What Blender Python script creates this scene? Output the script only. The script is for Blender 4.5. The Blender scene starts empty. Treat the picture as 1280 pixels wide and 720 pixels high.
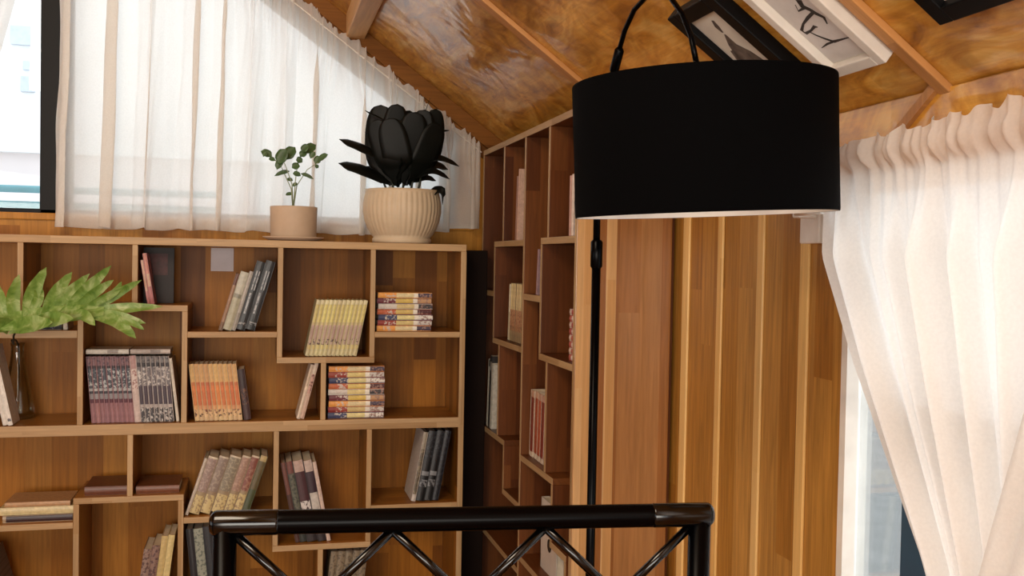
import bpy, bmesh, math, random
from mathutils import Vector, Matrix
S = bpy.context.scene
COL = S.collection
R = math.radians
random.seed(7)

# ------------------------------------------------------------------ camera, world, lights, exposure
EYE = Vector((0, 0, 1.2))
FPX = 1250.0
YAW, PITCH, ROLL = R(14.27), R(-1.51), R(1.065)
fwd = Vector((math.sin(YAW) * math.cos(PITCH), math.cos(YAW) * math.cos(PITCH), math.sin(PITCH)))
rt0 = Vector((math.cos(YAW), -math.sin(YAW), 0))
up0 = rt0.cross(fwd)
rt = math.cos(ROLL) * rt0 + math.sin(ROLL) * up0
upv = -math.sin(ROLL) * rt0 + math.cos(ROLL) * up0
cam_d = bpy.data.cameras.new('camera')
cam_d.sensor_width = 36.0
cam_d.lens = FPX / 1280 * 36.0
cam_d.clip_start = 0.02
cam = bpy.data.objects.new('camera', cam_d)
COL.objects.link(cam)
M3 = Matrix((rt, upv, -fwd)).transposed()
cam.matrix_world = Matrix.Translation(EYE) @ M3.to_4x4()
S.camera = cam

S.view_settings.view_transform = 'Standard'
S.view_settings.look = 'None'
S.view_settings.gamma = 1.0
S.view_settings.use_curve_mapping = False
S.view_settings.exposure = 0.15

W = bpy.data.worlds.new('overcast_sky')
S.world = W
W.use_nodes = True
wn = W.node_tree.nodes['Background']
wn.inputs[0].default_value = (0.90, 0.96, 1.0, 1)
wn.inputs[1].default_value = 1.75

def area(name, loc, target, sx, sy, power, color):
    d = bpy.data.lights.new(name, 'AREA')
    d.shape = 'RECTANGLE'; d.size = sx; d.size_y = sy
    d.energy = power; d.color = color
    o = bpy.data.objects.new(name, d); COL.objects.link(o)
    o.location = loc
    o.rotation_euler = (Vector(target) - Vector(loc)).to_track_quat('-Z', 'Y').to_euler()
    return o
# daylight through the gable window, through the window of the right wall, and two added fill lamps out of view
area('daylight_gable_window', (-0.6, 3.75, 2.0), (-0.4, 1.5, 1.0), 2.6, 1.1, 5.5, (0.93, 0.97, 1.0))
area('daylight_side_window', (1.6, 0.95, 1.0), (0.0, 1.2, 0.9), 1.1, 1.2, 5.5, (0.90, 0.96, 1.0))
area('front_fill_lamp', (-1.1, -2.85, 1.0), (-0.3, 1.5, 1.7), 3.0, 1.3, 100, (1.0, 0.91, 0.79))  # added warm fill from behind the camera, its source unseen
area('overhead_fill_lamp', (-0.9, 0.2, 2.55), (-0.5, 1.9, 0.9), 0.9, 0.9, 34, (1.0, 0.85, 0.66))  # added overhead fill to brighten the shelves

# ------------------------------------------------------------------ helpers
def ray(px, py):
    x, y = (px - 640) / FPX, (py - 360) / FPX
    return rt * x - upv * y + fwd
def atY(px, py, Y):
    d = ray(px, py); return EYE + d * (Y / d.y)
def atX(px, py, X):
    d = ray(px, py); return EYE + d * (X / d.x)

def lin(c):
    return tuple(((v / 255) / 12.92 if v / 255 <= 0.04045 else ((v / 255 + 0.055) / 1.055) ** 2.4) for v in c)

class NT:
    def __init__(s, name):
        s.m = bpy.data.materials.new(name); s.m.use_nodes = True
        s.t = s.m.node_tree; s.b = s.t.nodes['Principled BSDF']; s.out = s.t.nodes['Material Output']
        s.tc = s.n('ShaderNodeTexCoord')
    def n(s, typ, **kw):
        x = s.t.nodes.new(typ)
        for k, v in kw.items(): setattr(x, k, v)
        return x
    def l(s, a, b): s.t.links.new(a, b)
    def put(s, sock, v):
        if hasattr(v, 'is_linked') or hasattr(v, 'links'): s.l(v, sock)
        else: sock.default_value = v
    def math(s, op, a, b=None):
        x = s.n('ShaderNodeMath', operation=op); s.put(x.inputs[0], a)
        if b is not None: s.put(x.inputs[1], b)
        return x.outputs[0]
    def dot(s, vec, k):
        x = s.n('ShaderNodeVectorMath', operation='DOT_PRODUCT'); s.l(vec, x.inputs[0]); x.inputs[1].default_value = k
        return x.outputs['Value']
    def comb(s, a, b, c):
        x = s.n('ShaderNodeCombineXYZ')
        for i, v in enumerate((a, b, c)): s.put(x.inputs[i], v)
        return x.outputs[0]
    def noise(s, vec, scale, detail=3, rough=0.55, dist=0.0):
        x = s.n('ShaderNodeTexNoise'); s.l(vec, x.inputs['Vector'])
        x.inputs['Scale'].default_value = scale; x.inputs['Detail'].default_value = detail
        x.inputs['Roughness'].default_value = rough; x.inputs['Distortion'].default_value = dist
        return x.outputs['Fac']
    def ramp(s, fac, stops, interp='LINEAR'):
        x = s.n('ShaderNodeValToRGB'); s.l(fac, x.inputs[0]); e = x.color_ramp; e.interpolation = interp
        while len(e.elements) < len(stops): e.elements.new(0.5)
        for el, (p, c) in zip(e.elements, stops): el.position = p; el.color = (*c, 1)
        return x.outputs[0]
    def mix(s, kind, fac, a, b):
        x = s.n('ShaderNodeMix', data_type='RGBA', blend_type=kind)
        s.put(x.inputs[0], fac)
        for i, v in ((6, a), (7, b)):
            if isinstance(v, tuple): x.inputs[i].default_value = (*v, 1) if len(v) == 3 else v
            else: s.l(v, x.inputs[i])
        return x.outputs[2]
    def bump(s, h, strength, dist=0.01):
        x = s.n('ShaderNodeBump'); s.l(h, x.inputs['Height']); x.inputs['Strength'].default_value = strength
        x.inputs['Distance'].default_value = dist; s.l(x.outputs[0], s.b.inputs['Normal'])

def wood(name, u, v, w, L, cols, rough=0.35, coat=0.0, grain=0.35, gs=1.0, spec=0.22):
    """laminated strips of width w (across u) and length L (along v)"""
    t = NT(name); P = t.tc.outputs['Object']
    U, V = t.dot(P, u), t.dot(P, v)
    i = t.math('FLOOR', t.math('DIVIDE', U, w))
    a = t.n('ShaderNodeTexWhiteNoise', noise_dimensions='1D'); t.l(i, a.inputs['W'])
    j = t.math('FLOOR', t.math('ADD', t.math('DIVIDE', V, L), t.math('MULTIPLY', a.outputs['Value'], 7.3)))
    b = t.n('ShaderNodeTexWhiteNoise', noise_dimensions='2D'); t.l(t.comb(i, j, 0.0), b.inputs['Vector'])
    n = len(cols)
    c = t.ramp(b.outputs['Value'], [(k / max(n - 1, 1), cols[k]) for k in range(n)])
    g = t.noise(t.comb(t.math('MULTIPLY', U, 110.0 * gs), t.math('MULTIPLY', V, 5.0 * gs), t.math('MULTIPLY', b.outputs['Value'], 40.0)), 1.0, 4, 0.6, 0.6)
    gc = t.ramp(g, [(0.28, (1 - grain,) * 3), (0.72, (1 + grain * 0.25,) * 3)])
    c = t.mix('MULTIPLY', 1.0, c, gc)
    big = t.noise(t.comb(t.math('MULTIPLY', U, 3.0), t.math('MULTIPLY', V, 1.2), 3.0), 1.0, 2)
    c = t.mix('MULTIPLY', 1.0, c, t.ramp(big, [(0.3, (0.86, 0.83, 0.8)), (0.7, (1.08, 1.06, 1.03))]))
    t.l(c, t.b.inputs['Base Color'])
    t.b.inputs['Roughness'].default_value = rough
    t.b.inputs['Coat Weight'].default_value = coat; t.b.inputs['Coat Roughness'].default_value = 0.12; t.b.inputs['Specular IOR Level'].default_value = spec
    t.bump(g, 0.08, 0.002)
    return t.m

def plain(name, col, rough=0.5, metal=0.0, var=0.12, scale=14.0, coat=0.0, spec=0.5, srgb=True, tint=0.0, bump=0.0):
    t = NT(name); P = t.tc.outputs['Object']
    c = lin(col) if srgb else col
    g = t.noise(P, scale, 3)
    o = t.mix('MULTIPLY', 1.0, c, t.ramp(g, [(0.3, (1 - var,) * 3), (0.7, (1 + var * 0.4,) * 3)]))
    if tint:
        oi = t.n('ShaderNodeObjectInfo'); h = t.n('ShaderNodeHueSaturation')
        t.l(o, h.inputs['Color'])
        t.l(t.math('ADD', 1.0 - tint / 2, t.math('MULTIPLY', oi.outputs['Random'], tint)), h.inputs['Value'])
        t.l(t.math('ADD', 0.5 - tint * 0.04, t.math('MULTIPLY', oi.outputs['Random'], tint * 0.08)), h.inputs['Hue'])
        o = h.outputs[0]
    t.l(o, t.b.inputs['Base Color'])
    t.b.inputs['Roughness'].default_value = rough; t.b.inputs['Metallic'].default_value = metal
    t.b.inputs['Coat Weight'].default_value = coat; t.b.inputs['Specular IOR Level'].default_value = spec
    if bump: t.bump(g, bump, 0.004)
    return t.m

def link(name, me, mats, parent=None):
    for m in (mats if isinstance(mats, (list, tuple)) else [mats]): me.materials.append(m)
    o = bpy.data.objects.new(name, me); COL.objects.link(o)
    if parent: o.parent = parent
    return o

class MB:
    def __init__(s): s.bm = bmesh.new()
    def box(s, a, b, mi=0, front=None):
        """front=(axis, sign, slot): the faces with that normal get another material slot"""
        a, b = [min(p, q) for p, q in zip(a, b)], [max(p, q) for p, q in zip(a, b)]
        v = [s.bm.verts.new((x, y, z)) for x in (a[0], b[0]) for y in (a[1], b[1]) for z in (a[2], b[2])]
        quads = [((0, 1, 3, 2), 0, -1), ((4, 6, 7, 5), 0, 1), ((0, 4, 5, 1), 1, -1), ((2, 3, 7, 6), 1, 1), ((0, 2, 6, 4), 2, -1), ((1, 5, 7, 3), 2, 1)]
        for q, ax, sg in quads:
            f = s.bm.faces.new([v[i] for i in q]); f.material_index = mi
            if front and ax == front[0] and sg == front[1]: f.material_index = front[2]
        return s
    def prism(s, poly, d0, d1, axis, mi=0, edge=None):
        """poly: 2D outline in the two other axes (in xyz order), extruded along axis"""
        def P(p, d):
            q = list(p); q.insert(axis, d); return q
        A = [s.bm.verts.new(P(p, d0)) for p in poly]; B = [s.bm.verts.new(P(p, d1)) for p in poly]
        fs = [s.bm.faces.new(A), s.bm.faces.new(B)]
        n = len(poly)
        for i in range(n):
            f = s.bm.faces.new([A[i], A[(i + 1) % n], B[(i + 1) % n], B[i]]); f.material_index = mi
            if edge is not None and i in edge[0]: f.material_index = edge[1]
        for f in fs: f.material_index = mi
        return s
    def tube(s, pts, r, n=12, mi=0, cap=True, closed=False):
        pts = [Vector(p) for p in pts]; rs = r if isinstance(r, (list, tuple)) else [r] * len(pts)
        rings = []; nrm = None
        for i, p in enumerate(pts):
            t = (pts[min(i + 1, len(pts) - 1)] - pts[max(i - 1, 0)]).normalized()
            if nrm is None:
                nrm = t.orthogonal().normalized()
            nrm = (nrm - t * nrm.dot(t)).normalized(); bn = t.cross(nrm)
            rings.append([s.bm.verts.new(p + (nrm * math.cos(a) + bn * math.sin(a)) * rs[i]) for a in [2 * math.pi * k / n for k in range(n)]])
        for A, B in zip(rings, rings[1:]):
            for k in range(n):
                f = s.bm.faces.new([A[k], A[(k + 1) % n], B[(k + 1) % n], B[k]]); f.smooth = True; f.material_index = mi
        if cap:
            for r_ in (rings[0], rings[-1]):
                f = s.bm.faces.new(r_); f.material_index = mi
        return s
    def lathe(s, prof, n=48, c=(0, 0, 0), mi=0, mod=None, close=False):
        rings = []
        for (r, z) in prof:
            ring = []
            for k in range(n):
                a = 2 * math.pi * k / n; rr = r * (mod(a, z) if mod else 1)
                ring.append(s.bm.verts.new((c[0] + rr * math.cos(a), c[1] + rr * math.sin(a), c[2] + z)))
            rings.append(ring)
        for A, B in zip(rings, rings[1:]):
            for k in range(n):
                f = s.bm.faces.new([A[k], A[(k + 1) % n], B[(k + 1) % n], B[k]]); f.smooth = True; f.material_index = mi
        if close:
            for r_ in (rings[0], rings[-1]): s.bm.faces.new(r_).material_index = mi
        return s
    def grid(s, fn, nu, nv, mi=0):
        V = [[s.bm.verts.new(fn(i / nu, j / nv)) for j in range(nv + 1)] for i in range(nu + 1)]
        for i in range(nu):
            for j in range(nv):
                f = s.bm.faces.new([V[i][j], V[i + 1][j], V[i + 1][j + 1], V[i][j + 1]]); f.smooth = True; f.material_index = mi
        return s
    def build(s, name, mats, parent=None, recalc=True, bevel=0.0, solid=0.0):
        if recalc: bmesh.ops.recalc_face_normals(s.bm, faces=s.bm.faces)
        me = bpy.data.meshes.new(name); s.bm.to_mesh(me); s.bm.free()
        o = link(name, me, mats, parent)
        if bevel:
            m = o.modifiers.new('bevel', 'BEVEL'); m.width = bevel; m.segments = 2; m.limit_method = 'ANGLE'
        if solid:
            m = o.modifiers.new('solid', 'SOLIDIFY'); m.thickness = solid; m.offset = 0
        return o

def tag(o, label, cat, group=None):
    o['label'] = label; o['category'] = cat
    if group: o['group'] = group
    return o
def thing(name, label, cat, loc=(0, 0, 0), rot=(0, 0, 0), group=None):
    o = bpy.data.objects.new(name, None); COL.objects.link(o); o.empty_display_size = 0.05
    o.location = loc; o.rotation_euler = rot
    return tag(o, label, cat, group)
def struct(o): o['kind'] = 'structure'; return o

# ------------------------------------------------------------------ materials
TEAK = [lin((132, 82, 28)), lin((162, 106, 40)), lin((180, 122, 50)), lin((146, 92, 32)), lin((190, 134, 60))]
TEAKD = [lin((112, 66, 20)), lin((146, 92, 28)), lin((168, 110, 40)), lin((124, 75, 22)), lin((178, 122, 50))]
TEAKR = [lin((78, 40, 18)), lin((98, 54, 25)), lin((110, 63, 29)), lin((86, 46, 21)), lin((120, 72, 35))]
M = {}
M['back'] = wood('teak_back_panel', (1, 1, 0), (0, 0, 1), 0.075, 0.9, TEAKD, 0.42, 0.0, 0.3, 1.0, 0.15)
M['vert'] = wood('teak_upright', (1, 1, 0), (0, 0, 1), 0.06, 0.5, TEAKD, 0.35, 0.2)
M['horx'] = wood('teak_shelf_board', (0, 1, 0.7), (1, 0, 0), 0.05, 0.5, TEAK, 0.35, 0.2)
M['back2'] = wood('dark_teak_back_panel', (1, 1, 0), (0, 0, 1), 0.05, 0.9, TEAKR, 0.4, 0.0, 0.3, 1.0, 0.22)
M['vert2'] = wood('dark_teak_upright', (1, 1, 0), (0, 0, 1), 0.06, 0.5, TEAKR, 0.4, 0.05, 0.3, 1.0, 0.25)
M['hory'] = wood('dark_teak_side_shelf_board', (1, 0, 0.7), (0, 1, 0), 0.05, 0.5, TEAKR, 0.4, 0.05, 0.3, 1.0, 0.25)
EDGE = [lin((182, 150, 108)), lin((192, 162, 122)), lin((172, 138, 96))]
M['edgex'] = wood('pale_board_edge', (0, 1, 1), (1, 0, 0), 0.03, 0.4, EDGE, 0.4, 0, 0.25)
M['edgey'] = wood('pale_side_board_edge', (1, 0, 1), (0, 1, 0), 0.03, 0.4, EDGE, 0.4, 0, 0.25)
M['edgev'] = wood('pale_upright_edge', (1, 1, 0), (0, 0, 1), 0.03, 0.4, EDGE, 0.4, 0, 0.25)
M['wallwood'] = wood('teak_wall_boards', (0, 1, 0), (0, 0, 1), 0.0615, 1.1, [lin((152, 101, 37)), lin((180, 128, 54)), lin((192, 140, 66)), lin((162, 108, 41)), lin((202, 153, 80))], 0.4, 0.15, 0.4)
M['endpanel'] = wood('varnished_end_panel', (1, 0, 0), (0, 0, 1), 0.055, 2.0, [lin((150, 100, 56)), lin((166, 116, 68)), lin((142, 92, 50)), lin((172, 126, 80))], 0.2, 0.5, 0.25)
M['endstrip'] = wood('pale_end_strip', (1, 0, 0), (0, 0, 1), 0.02, 1.2, [lin((206, 164, 112)), lin((192, 146, 92)), lin((216, 178, 128))], 0.3, 0.2, 0.2)
M['sill'] = wood('teak_sill_boards', (1, 0, 0), (0, 0, 1), 0.09, 0.8, [lin((180, 122, 46)), lin((198, 142, 62)), lin((156, 98, 34)), lin((205, 150, 70))], 0.4, 0.0, 0.3, 1.0, 0.15)
M['strip'] = wood('pale_sapwood_strip', (0, 1, 0), (0, 0, 1), 0.05, 1.3, [lin((238, 200, 132)), lin((228, 184, 112)), lin((244, 210, 146))], 0.4, 0.1, 0.2)
M['batten'] = wood('ceiling_batten_wood', (0, 1, 0), (1, 0, 0), 0.05, 1.0, [lin((186, 130, 74)), lin((200, 146, 90)), lin((172, 114, 62))], 0.4, 0.1, 0.25)
M['redtrim'] = wood('reddish_trim_wood', (0, 0, 1), (1, 0, 0), 0.05, 1.0, [lin((120, 74, 28)), lin((136, 88, 38)), lin((104, 62, 22))], 0.45, 0.0, 0.3, 1.0, 0.12)
M['purlin'] = wood('planed_purlin_wood', (1, 0, 1), (0, 1, 0), 0.2, 2.0, [lin((196, 146, 92)), lin((206, 160, 108))], 0.5, 0, 0.2)
M['floor'] = wood('floor_boards', (1, 0, 0), (0, 1, 0), 0.12, 1.2, TEAK, 0.35, 0.2)

def ceiling_mat():
    t = NT('varnished_burl_plywood'); P = t.tc.outputs['Object']
    U, V, Z = t.dot(P, (0, 1, 0)), t.dot(P, (0.81, 0, -0.586)), t.dot(P, (0, 0, 0))
    w = t.comb(t.math('MULTIPLY', U, 4.0), t.math('MULTIPLY', V, 7.5), 0.0)
    n1 = t.noise(w, 1.6, 5, 0.6, 2.2)
    c = t.ramp(n1, [(0.28, lin((150, 92, 28))), (0.42, lin((202, 140, 52))), (0.55, lin((224, 166, 72))), (0.7, lin((238, 194, 112)))])
    n2 = t.noise(t.comb(t.math('MULTIPLY', U, 5.0), t.math('MULTIPLY', V, 70.0), 1.0), 1.0, 4, 0.6, 1.5)
    c = t.mix('MULTIPLY', 1.0, c, t.ramp(n2, [(0.3, (0.8, 0.76, 0.7)), (0.7, (1.06, 1.05, 1.02))]))
    n3 = t.noise(t.comb(t.math('MULTIPLY', U, 2.0), t.math('MULTIPLY', V, 3.2), 7.0), 1.6, 3, 0.6, 1.2)
    c = t.mix('MULTIPLY', 1.0, c, t.ramp(n3, [(0.34, (0.62, 0.54, 0.42)), (0.48, (0.96, 0.95, 0.92)), (0.66, (1.1, 1.1, 1.1))]))
    b = t.n('ShaderNodeTexWhiteNoise', noise_dimensions='2D')
    t.l(t.comb(t.math('FLOOR', t.math('DIVIDE', U, 0.36)), t.math('FLOOR', t.math('DIVIDE', V, 0.3)), 0.0), b.inputs['Vector'])
    c = t.mix('MULTIPLY', 1.0, c, t.ramp(b.outputs['Value'], [(0, (0.9, 0.88, 0.85)), (1, (1.06, 1.05, 1.02))]))
    t.l(c, t.b.inputs['Base Color']); t.b.inputs['Roughness'].default_value = 0.3
    t.b.inputs['Coat Weight'].default_value = 0.6; t.b.inputs['Coat Roughness'].default_value = 0.06
    h = t.noise(P, 5.0, 2, 0.5, 0.6)
    x = t.n('ShaderNodeBump'); t.l(h, x.inputs['Height']); x.inputs['Strength'].default_value = 0.6; x.inputs['Distance'].default_value = 0.016
    t.l(x.outputs[0], t.b.inputs['Normal']); t.l(x.outputs[0], t.b.inputs['Coat Normal'])
    return t.m
M['ceiling'] = ceiling_mat()

def sheer(name, col, transp, trans=0.55):
    t = NT(name); t.t.nodes.remove(t.b); P = t.tc.outputs['Object']
    wv = t.noise(P, 220.0, 1)
    c = t.mix('MULTIPLY', 1.0, lin(col), t.ramp(wv, [(0.3, (0.95,) * 3), (0.7, (1.0,) * 3)]))
    d = t.n('ShaderNodeBsdfDiffuse'); t.l(c, d.inputs[0])
    tl = t.n('ShaderNodeBsdfTranslucent'); t.l(c, tl.inputs[0])
    tp = t.n('ShaderNodeBsdfTransparent')
    m1 = t.n('ShaderNodeMixShader'); m1.inputs[0].default_value = trans; t.l(d.outputs[0], m1.inputs[1]); t.l(tl.outputs[0], m1.inputs[2])
    m2 = t.n('ShaderNodeMixShader'); m2.inputs[0].default_value = transp; t.l(m1.outputs[0], m2.inputs[1]); t.l(tp.outputs[0], m2.inputs[2])
    t.l(m2.outputs[0], t.out.inputs[0]); return t.m
M['sheer'] = sheer('white_sheer_voile', (250, 246, 240), 0.17, 0.6)
M['sheer2'] = sheer('ivory_sheer_voile', (246, 238, 230), 0.10)

def glass(name, tint=(0.97, 0.99, 1.0), gl=0.08):
    t = NT(name); t.t.nodes.remove(t.b)
    tp = t.n('ShaderNodeBsdfTransparent'); tp.inputs[0].default_value = (*tint, 1)
    g = t.n('ShaderNodeBsdfGlossy'); g.inputs['Roughness'].default_value = 0.02
    fr = t.n('ShaderNodeFresnel'); fr.inputs[0].default_value = 1.45
    m = t.n('ShaderNodeMixShader'); t.l(t.math('MAXIMUM', t.math('MINIMUM', fr.outputs[0], 0.6), gl), m.inputs[0])
    t.l(tp.outputs[0], m.inputs[1]); t.l(g.outputs[0], m.inputs[2]); t.l(m.outputs[0], t.out.inputs[0])
    return t.m
M['pane'] = glass('window_glass', gl=0.03)
M['vase'] = glass('smoky_vase_glass', (0.91, 0.92, 0.89), 0.05)
M['black_frame'] = plain('black_aluminium', (6, 6, 9), 0.5, spec=0.2)
M['black_metal'] = plain('black_gloss_metal', (2, 2, 3), 0.25, 0.0, coat=0.0, spec=0.07)
M['black_sleeve'] = plain('black_polished_sleeve', (3, 3, 4), 0.14, 0.0, coat=0.0, spec=0.45)
M['black_fabric'] = plain('black_lamp_fabric', (4, 4, 5), 0.9, spec=0.05, var=0.2, scale=200)
M['white_lining'] = plain('white_shade_lining', (236, 232, 226), 0.7)
M['white'] = plain('white_paint', (232, 226, 216), 0.55)
M['teal'] = plain('blue_grey_paint', (52, 84, 108), 0.45)

# ------------------------------------------------------------------ the room
XW, YB = 1.005, 3.40            # right wall, gable wall
Z0, SL = 2.204, 0.724           # ceiling: z = Z0 - SL * x
def cz(x): return Z0 - SL * x
XR = -1.5                        # ridge
XL = -3.6
def cz2(x): return cz(XR) - SL * (XR - x)
YF = -3.0                        # open front side, behind the camera
struct(MB().box((XL, YF, -0.06), (XW + 0.1, YB + 0.1, 0)).build('floor', M['floor']))
b = MB()
b.prism([(XR, cz(XR)), (XW + 0.12, cz(XW + 0.12)), (XW + 0.12, cz(XW + 0.12) + 0.05), (XR, cz(XR) + 0.05)], YF, YB + 0.1, 1)
struct(b.build('ceiling', M['ceiling']))
b = MB()
b.prism([(XL, cz2(XL)), (XR, cz(XR)), (XR, cz(XR) + 0.05), (XL, cz2(XL) + 0.05)], YF, YB + 0.1, 1)
struct(b.build('ceiling_left_slope', M['ceiling']))
# gable wall with the sloped window opening (x from WL to WR, sill WZ)
WL, WR, WZ = -2.3, 0.66, 1.325
top = lambda x: cz(x) - 0.09
T = 0.10
b = MB()
b.box((XL, YB, 0), (XW, YB + T, WZ))
b.prism([(WR, WZ), (XW, WZ), (XW, cz(XW)), (WR, cz(WR))], YB, YB + T, 1)
b.prism([(WL, 2.67), (-0.77, 2.67), (WR, top(WR)), (WR, cz(WR)), (XR, cz(XR)), (WL, cz2(WL))], YB, YB + T, 1)
b.prism([(XL, WZ), (WL, WZ), (WL, cz2(WL)), (XL, cz2(XL))], YB, YB + T, 1)
struct(b.build('wall_back', M['sill']))
# right wall with its window opening
WY0, WY1, WZ0, WZ1 = 0.35, 1.565, 0.06, 1.33
b = MB()
b.box((XW, WY1, 0), (XW + 0.04, YB + T, cz(XW)))
b.box((XW, YF, 0), (XW + 0.04, WY0, cz(XW)))
b.box((XW, WY0, WZ1), (XW + 0.04, WY1, cz(XW)))
b.box((XW, WY0, 0), (XW + 0.04, WY1, WZ0))
struct(b.build('wall_right', M['wallwood']))
# left wall (outside the picture)
b = MB()
b.box((XL - T, YF, 0), (XL, -1.8, cz2(XL))); b.box((XL - T, 1.8, 0), (XL, YB + T, cz2(XL)))
if cz2(XL) > 1.5: b.box((XL - T, -1.8, cz2(XL) - 0.2), (XL, 1.8, cz2(XL)))
b.box((XL - T, -1.8, 0), (XL, 1.8, 0.4))
struct(b.build('wall_left', M['wallwood']))
b = MB()
b.box((XL, YF - T, 0), (XW + T, YF, 0.35)); b.box((XL, YF - T, 0.35), (-2.9, YF, cz2(XL))); b.box((0.7, YF - T, 0.35), (XW + T, YF, cz(XW)))
b.prism([(XL, cz2(XL)), (-2.9, 2.0), (0.7, 1.65), (XW, cz(XW)), (XR, cz(XR))], YF - T, YF, 1)
struct(b.build('wall_front', M['wallwood']))
# pale sapwood strips at the joints of the right wall's boards
for i, (y, wd) in enumerate(((2.235, 0.034), (2.052, 0.024), (1.867, 0.026), (1.695, 0.030))):
    struct(MB().box((XW - 0.006, y - wd / 2, 0.0), (XW, y + wd / 2, cz(XW) - 0.03)).build('trim_%d' % (i + 1), M['strip'], bevel=0.002))
struct(MB().box((XW - 0.004, WY1 - 0.018, WZ0), (XW + 0.04, WY1, WZ1)).build('trim_5', M['white']))
# gable trim boards under the ceiling and the seam battens of the ceiling
def slope_board(name, x0, x1, y0, y1, d0, d1, m):
    """a board running down the slope between depths d0..d1 below the ceiling"""
    n = math.sqrt(1 + SL * SL)
    return struct(MB().prism([(x0, cz(x0) - d0 * n), (x1, cz(x1) - d0 * n), (x1, cz(x1) - d1 * n), (x0, cz(x0) - d1 * n)], y0, y1, 1).build(name, m, bevel=0.002))
slope_board('trim_6', -1.45, 0.95, YB - 0.032, YB, 0.0, 0.052, M['redtrim'])
slope_board('trim_7', -1.45, 0.95, YB - 0.022, YB, 0.052, 0.085, M['redtrim'])
slope_board('trim_8', -1.45, 0.85, 2.345, 2.385, 0.0, 0.012, M['batten'])
slope_board('trim_9', -1.45, XW, 1.296, 1.322, 0.0, 0.012, M['batten'])
struct(MB().box((XW - 0.005, YF, 1.335), (XW, WY1 + 0.17, cz(XW) - 0.002)).build('trim_10', M['ceiling'], bevel=0.001))
b = MB()
q0, q1 = Vector((XW - 0.005, 1.325, 1.478)), Vector((XW - 0.005, 1.415, 1.418))
dd = (q1 - q0).normalized(); nn = Vector((0, -dd.z, dd.y)) * 0.008
b.prism([((q0 + nn).y, (q0 + nn).z), ((q1 + nn).y, (q1 + nn).z), ((q1 - nn).y, (q1 - nn).z), ((q0 - nn).y, (q0 - nn).z)], XW - 0.014, XW, 0)
struct(b.build('trim_11', M['batten']))
# purlin along the room
b = MB(); b.prism([(0.273, 1.93), (0.335, 1.93), (0.335, cz(0.335) + 0.01), (0.273, cz(0.273) + 0.01)], YF, YB - 0.034, 1)
struct(b.build('trim_12', M['purlin'], bevel=0.003))
struct(MB().box((0.64, 3.24, 0), (0.739, YB, 1.235)).build('trim_14', plain('gap_shade_brown', (22, 10, 5), 0.8, spec=0.15), bevel=0.002))  # near-black post added to stand in for the shade between the bookcases
# sill ledge above the bookcase
struct(MB().box((WL, YB - 0.012, WZ - 0.022), (0.72, YB + T, WZ)).build('trim_13', M['sill'], bevel=0.003))

# ------------------------------------------------------------------ windows
fr = MB()
yf0, yf1 = YB + 0.02, YB + 0.07
fr.box((-0.668, yf0, WZ), (-0.575, yf1, 2.67)); fr.box((WL, yf0, WZ), (WR, yf1, WZ + 0.014))
fr.prism([(-0.77, 2.67), (WR, top(WR)), (WR, top(WR) - 0.06), (-0.77, 2.61)], yf0, yf1, 1)
fr.box((WR - 0.05, yf0, WZ), (WR, yf1, top(WR))); fr.box((WL, yf0, WZ), (WL + 0.06, yf1, 2.67)); fr.box((WL, yf0, 2.61), (-0.77, yf1, 2.67))
wroot = struct(fr.build('window_1', M['black_frame'], bevel=0.003))
MB().prism([(WL + 0.03, WZ + 0.01), (WR - 0.03, WZ + 0.01), (WR - 0.03, top(WR) - 0.03), (-0.77, 2.64), (WL + 0.03, 2.64)], YB + 0.043, YB + 0.047, 1).build('window_pane', M['pane'], wroot)
fr = MB(); xf0, xf1 = XW + 0.006, XW + 0.036
fr.box((xf0, 1.30, WZ0), (xf1, 1.40, 0.98)); fr.box((xf0, WY0, 0.95), (xf1, 1.40, 0.98)); fr.box((xf0, WY0, WZ0), (xf1, 1.40, WZ0 + 0.05))
fr.box((xf0, WY0, WZ0), (xf1, WY0 + 0.06, 0.98))
w2 = struct(fr.build('window_2', M['teal'], bevel=0.003))
MB().box((XW + 0.019, WY0 + 0.02, WZ0 + 0.01), (XW + 0.023, WY1 - 0.02, WZ1)).build('window_pane', M['pane'], w2)

# ------------------------------------------------------------------ outside
M['facade'] = plain('white_render_facade', (248, 248, 248), 0.8, scale=1.5)
M['facade2'] = plain('pink_render_facade', (240, 228, 226), 0.8, scale=1.5)
M['blueglass'] = plain('blue_window_glass', (206, 214, 224), 0.4)
M['tealrail'] = plain('teal_rail_paint', (96, 160, 172), 0.5)
M['ground'] = plain('pale_paving', (186, 184, 180), 0.9, scale=2)
struct(MB().box((-40, YB + 0.4, -3.1), (20, 40, -3.0)).build('ground', M['ground']))
YO = 12.0
bld = thing('apartment_building', 'white rendered apartment building seen through the window beside the black frame', 'building', (-3.0, YO, -3.0))
MB().box((-5, 0, 0), (7, 5, 12)).build('wall', M['facade'], bld)
for (x0, y0, x1, y1) in ((14, 35, 46, 56), (30, 78, 45, 88), (27, 97, 44, 115)):
    a = atY(x0, y1, YO) - bld.location; c = atY(x1, y0, YO) - bld.location
    f = MB().box((a.x, -0.06, a.z), (c.x, 0.05, c.z)).build('window', M['blueglass'], bld)
low = thing('low_building', 'low pale pink building in front of the white apartment building', 'building', (-3.0, 9.0, -3.0))
a = atY(0, 172, 9.0)
MB().box((-5, 0, 0), (3, 2, a.z + 3.0 - 0.12)).build('wall', M['facade2'], low)
MB().box((-5.1, -0.1, a.z + 3.0 - 0.12), (3.1, 2.1, a.z + 3.0)).build('roof_edge', M['facade'], low)
rail = thing('balcony_rail', 'teal metal balcony rail just outside the gable window', 'railing', (-1.2, 5.2, -0.0))
za, zb = atY(20, 236, 5.2).z, atY(20, 246, 5.2).z
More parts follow.
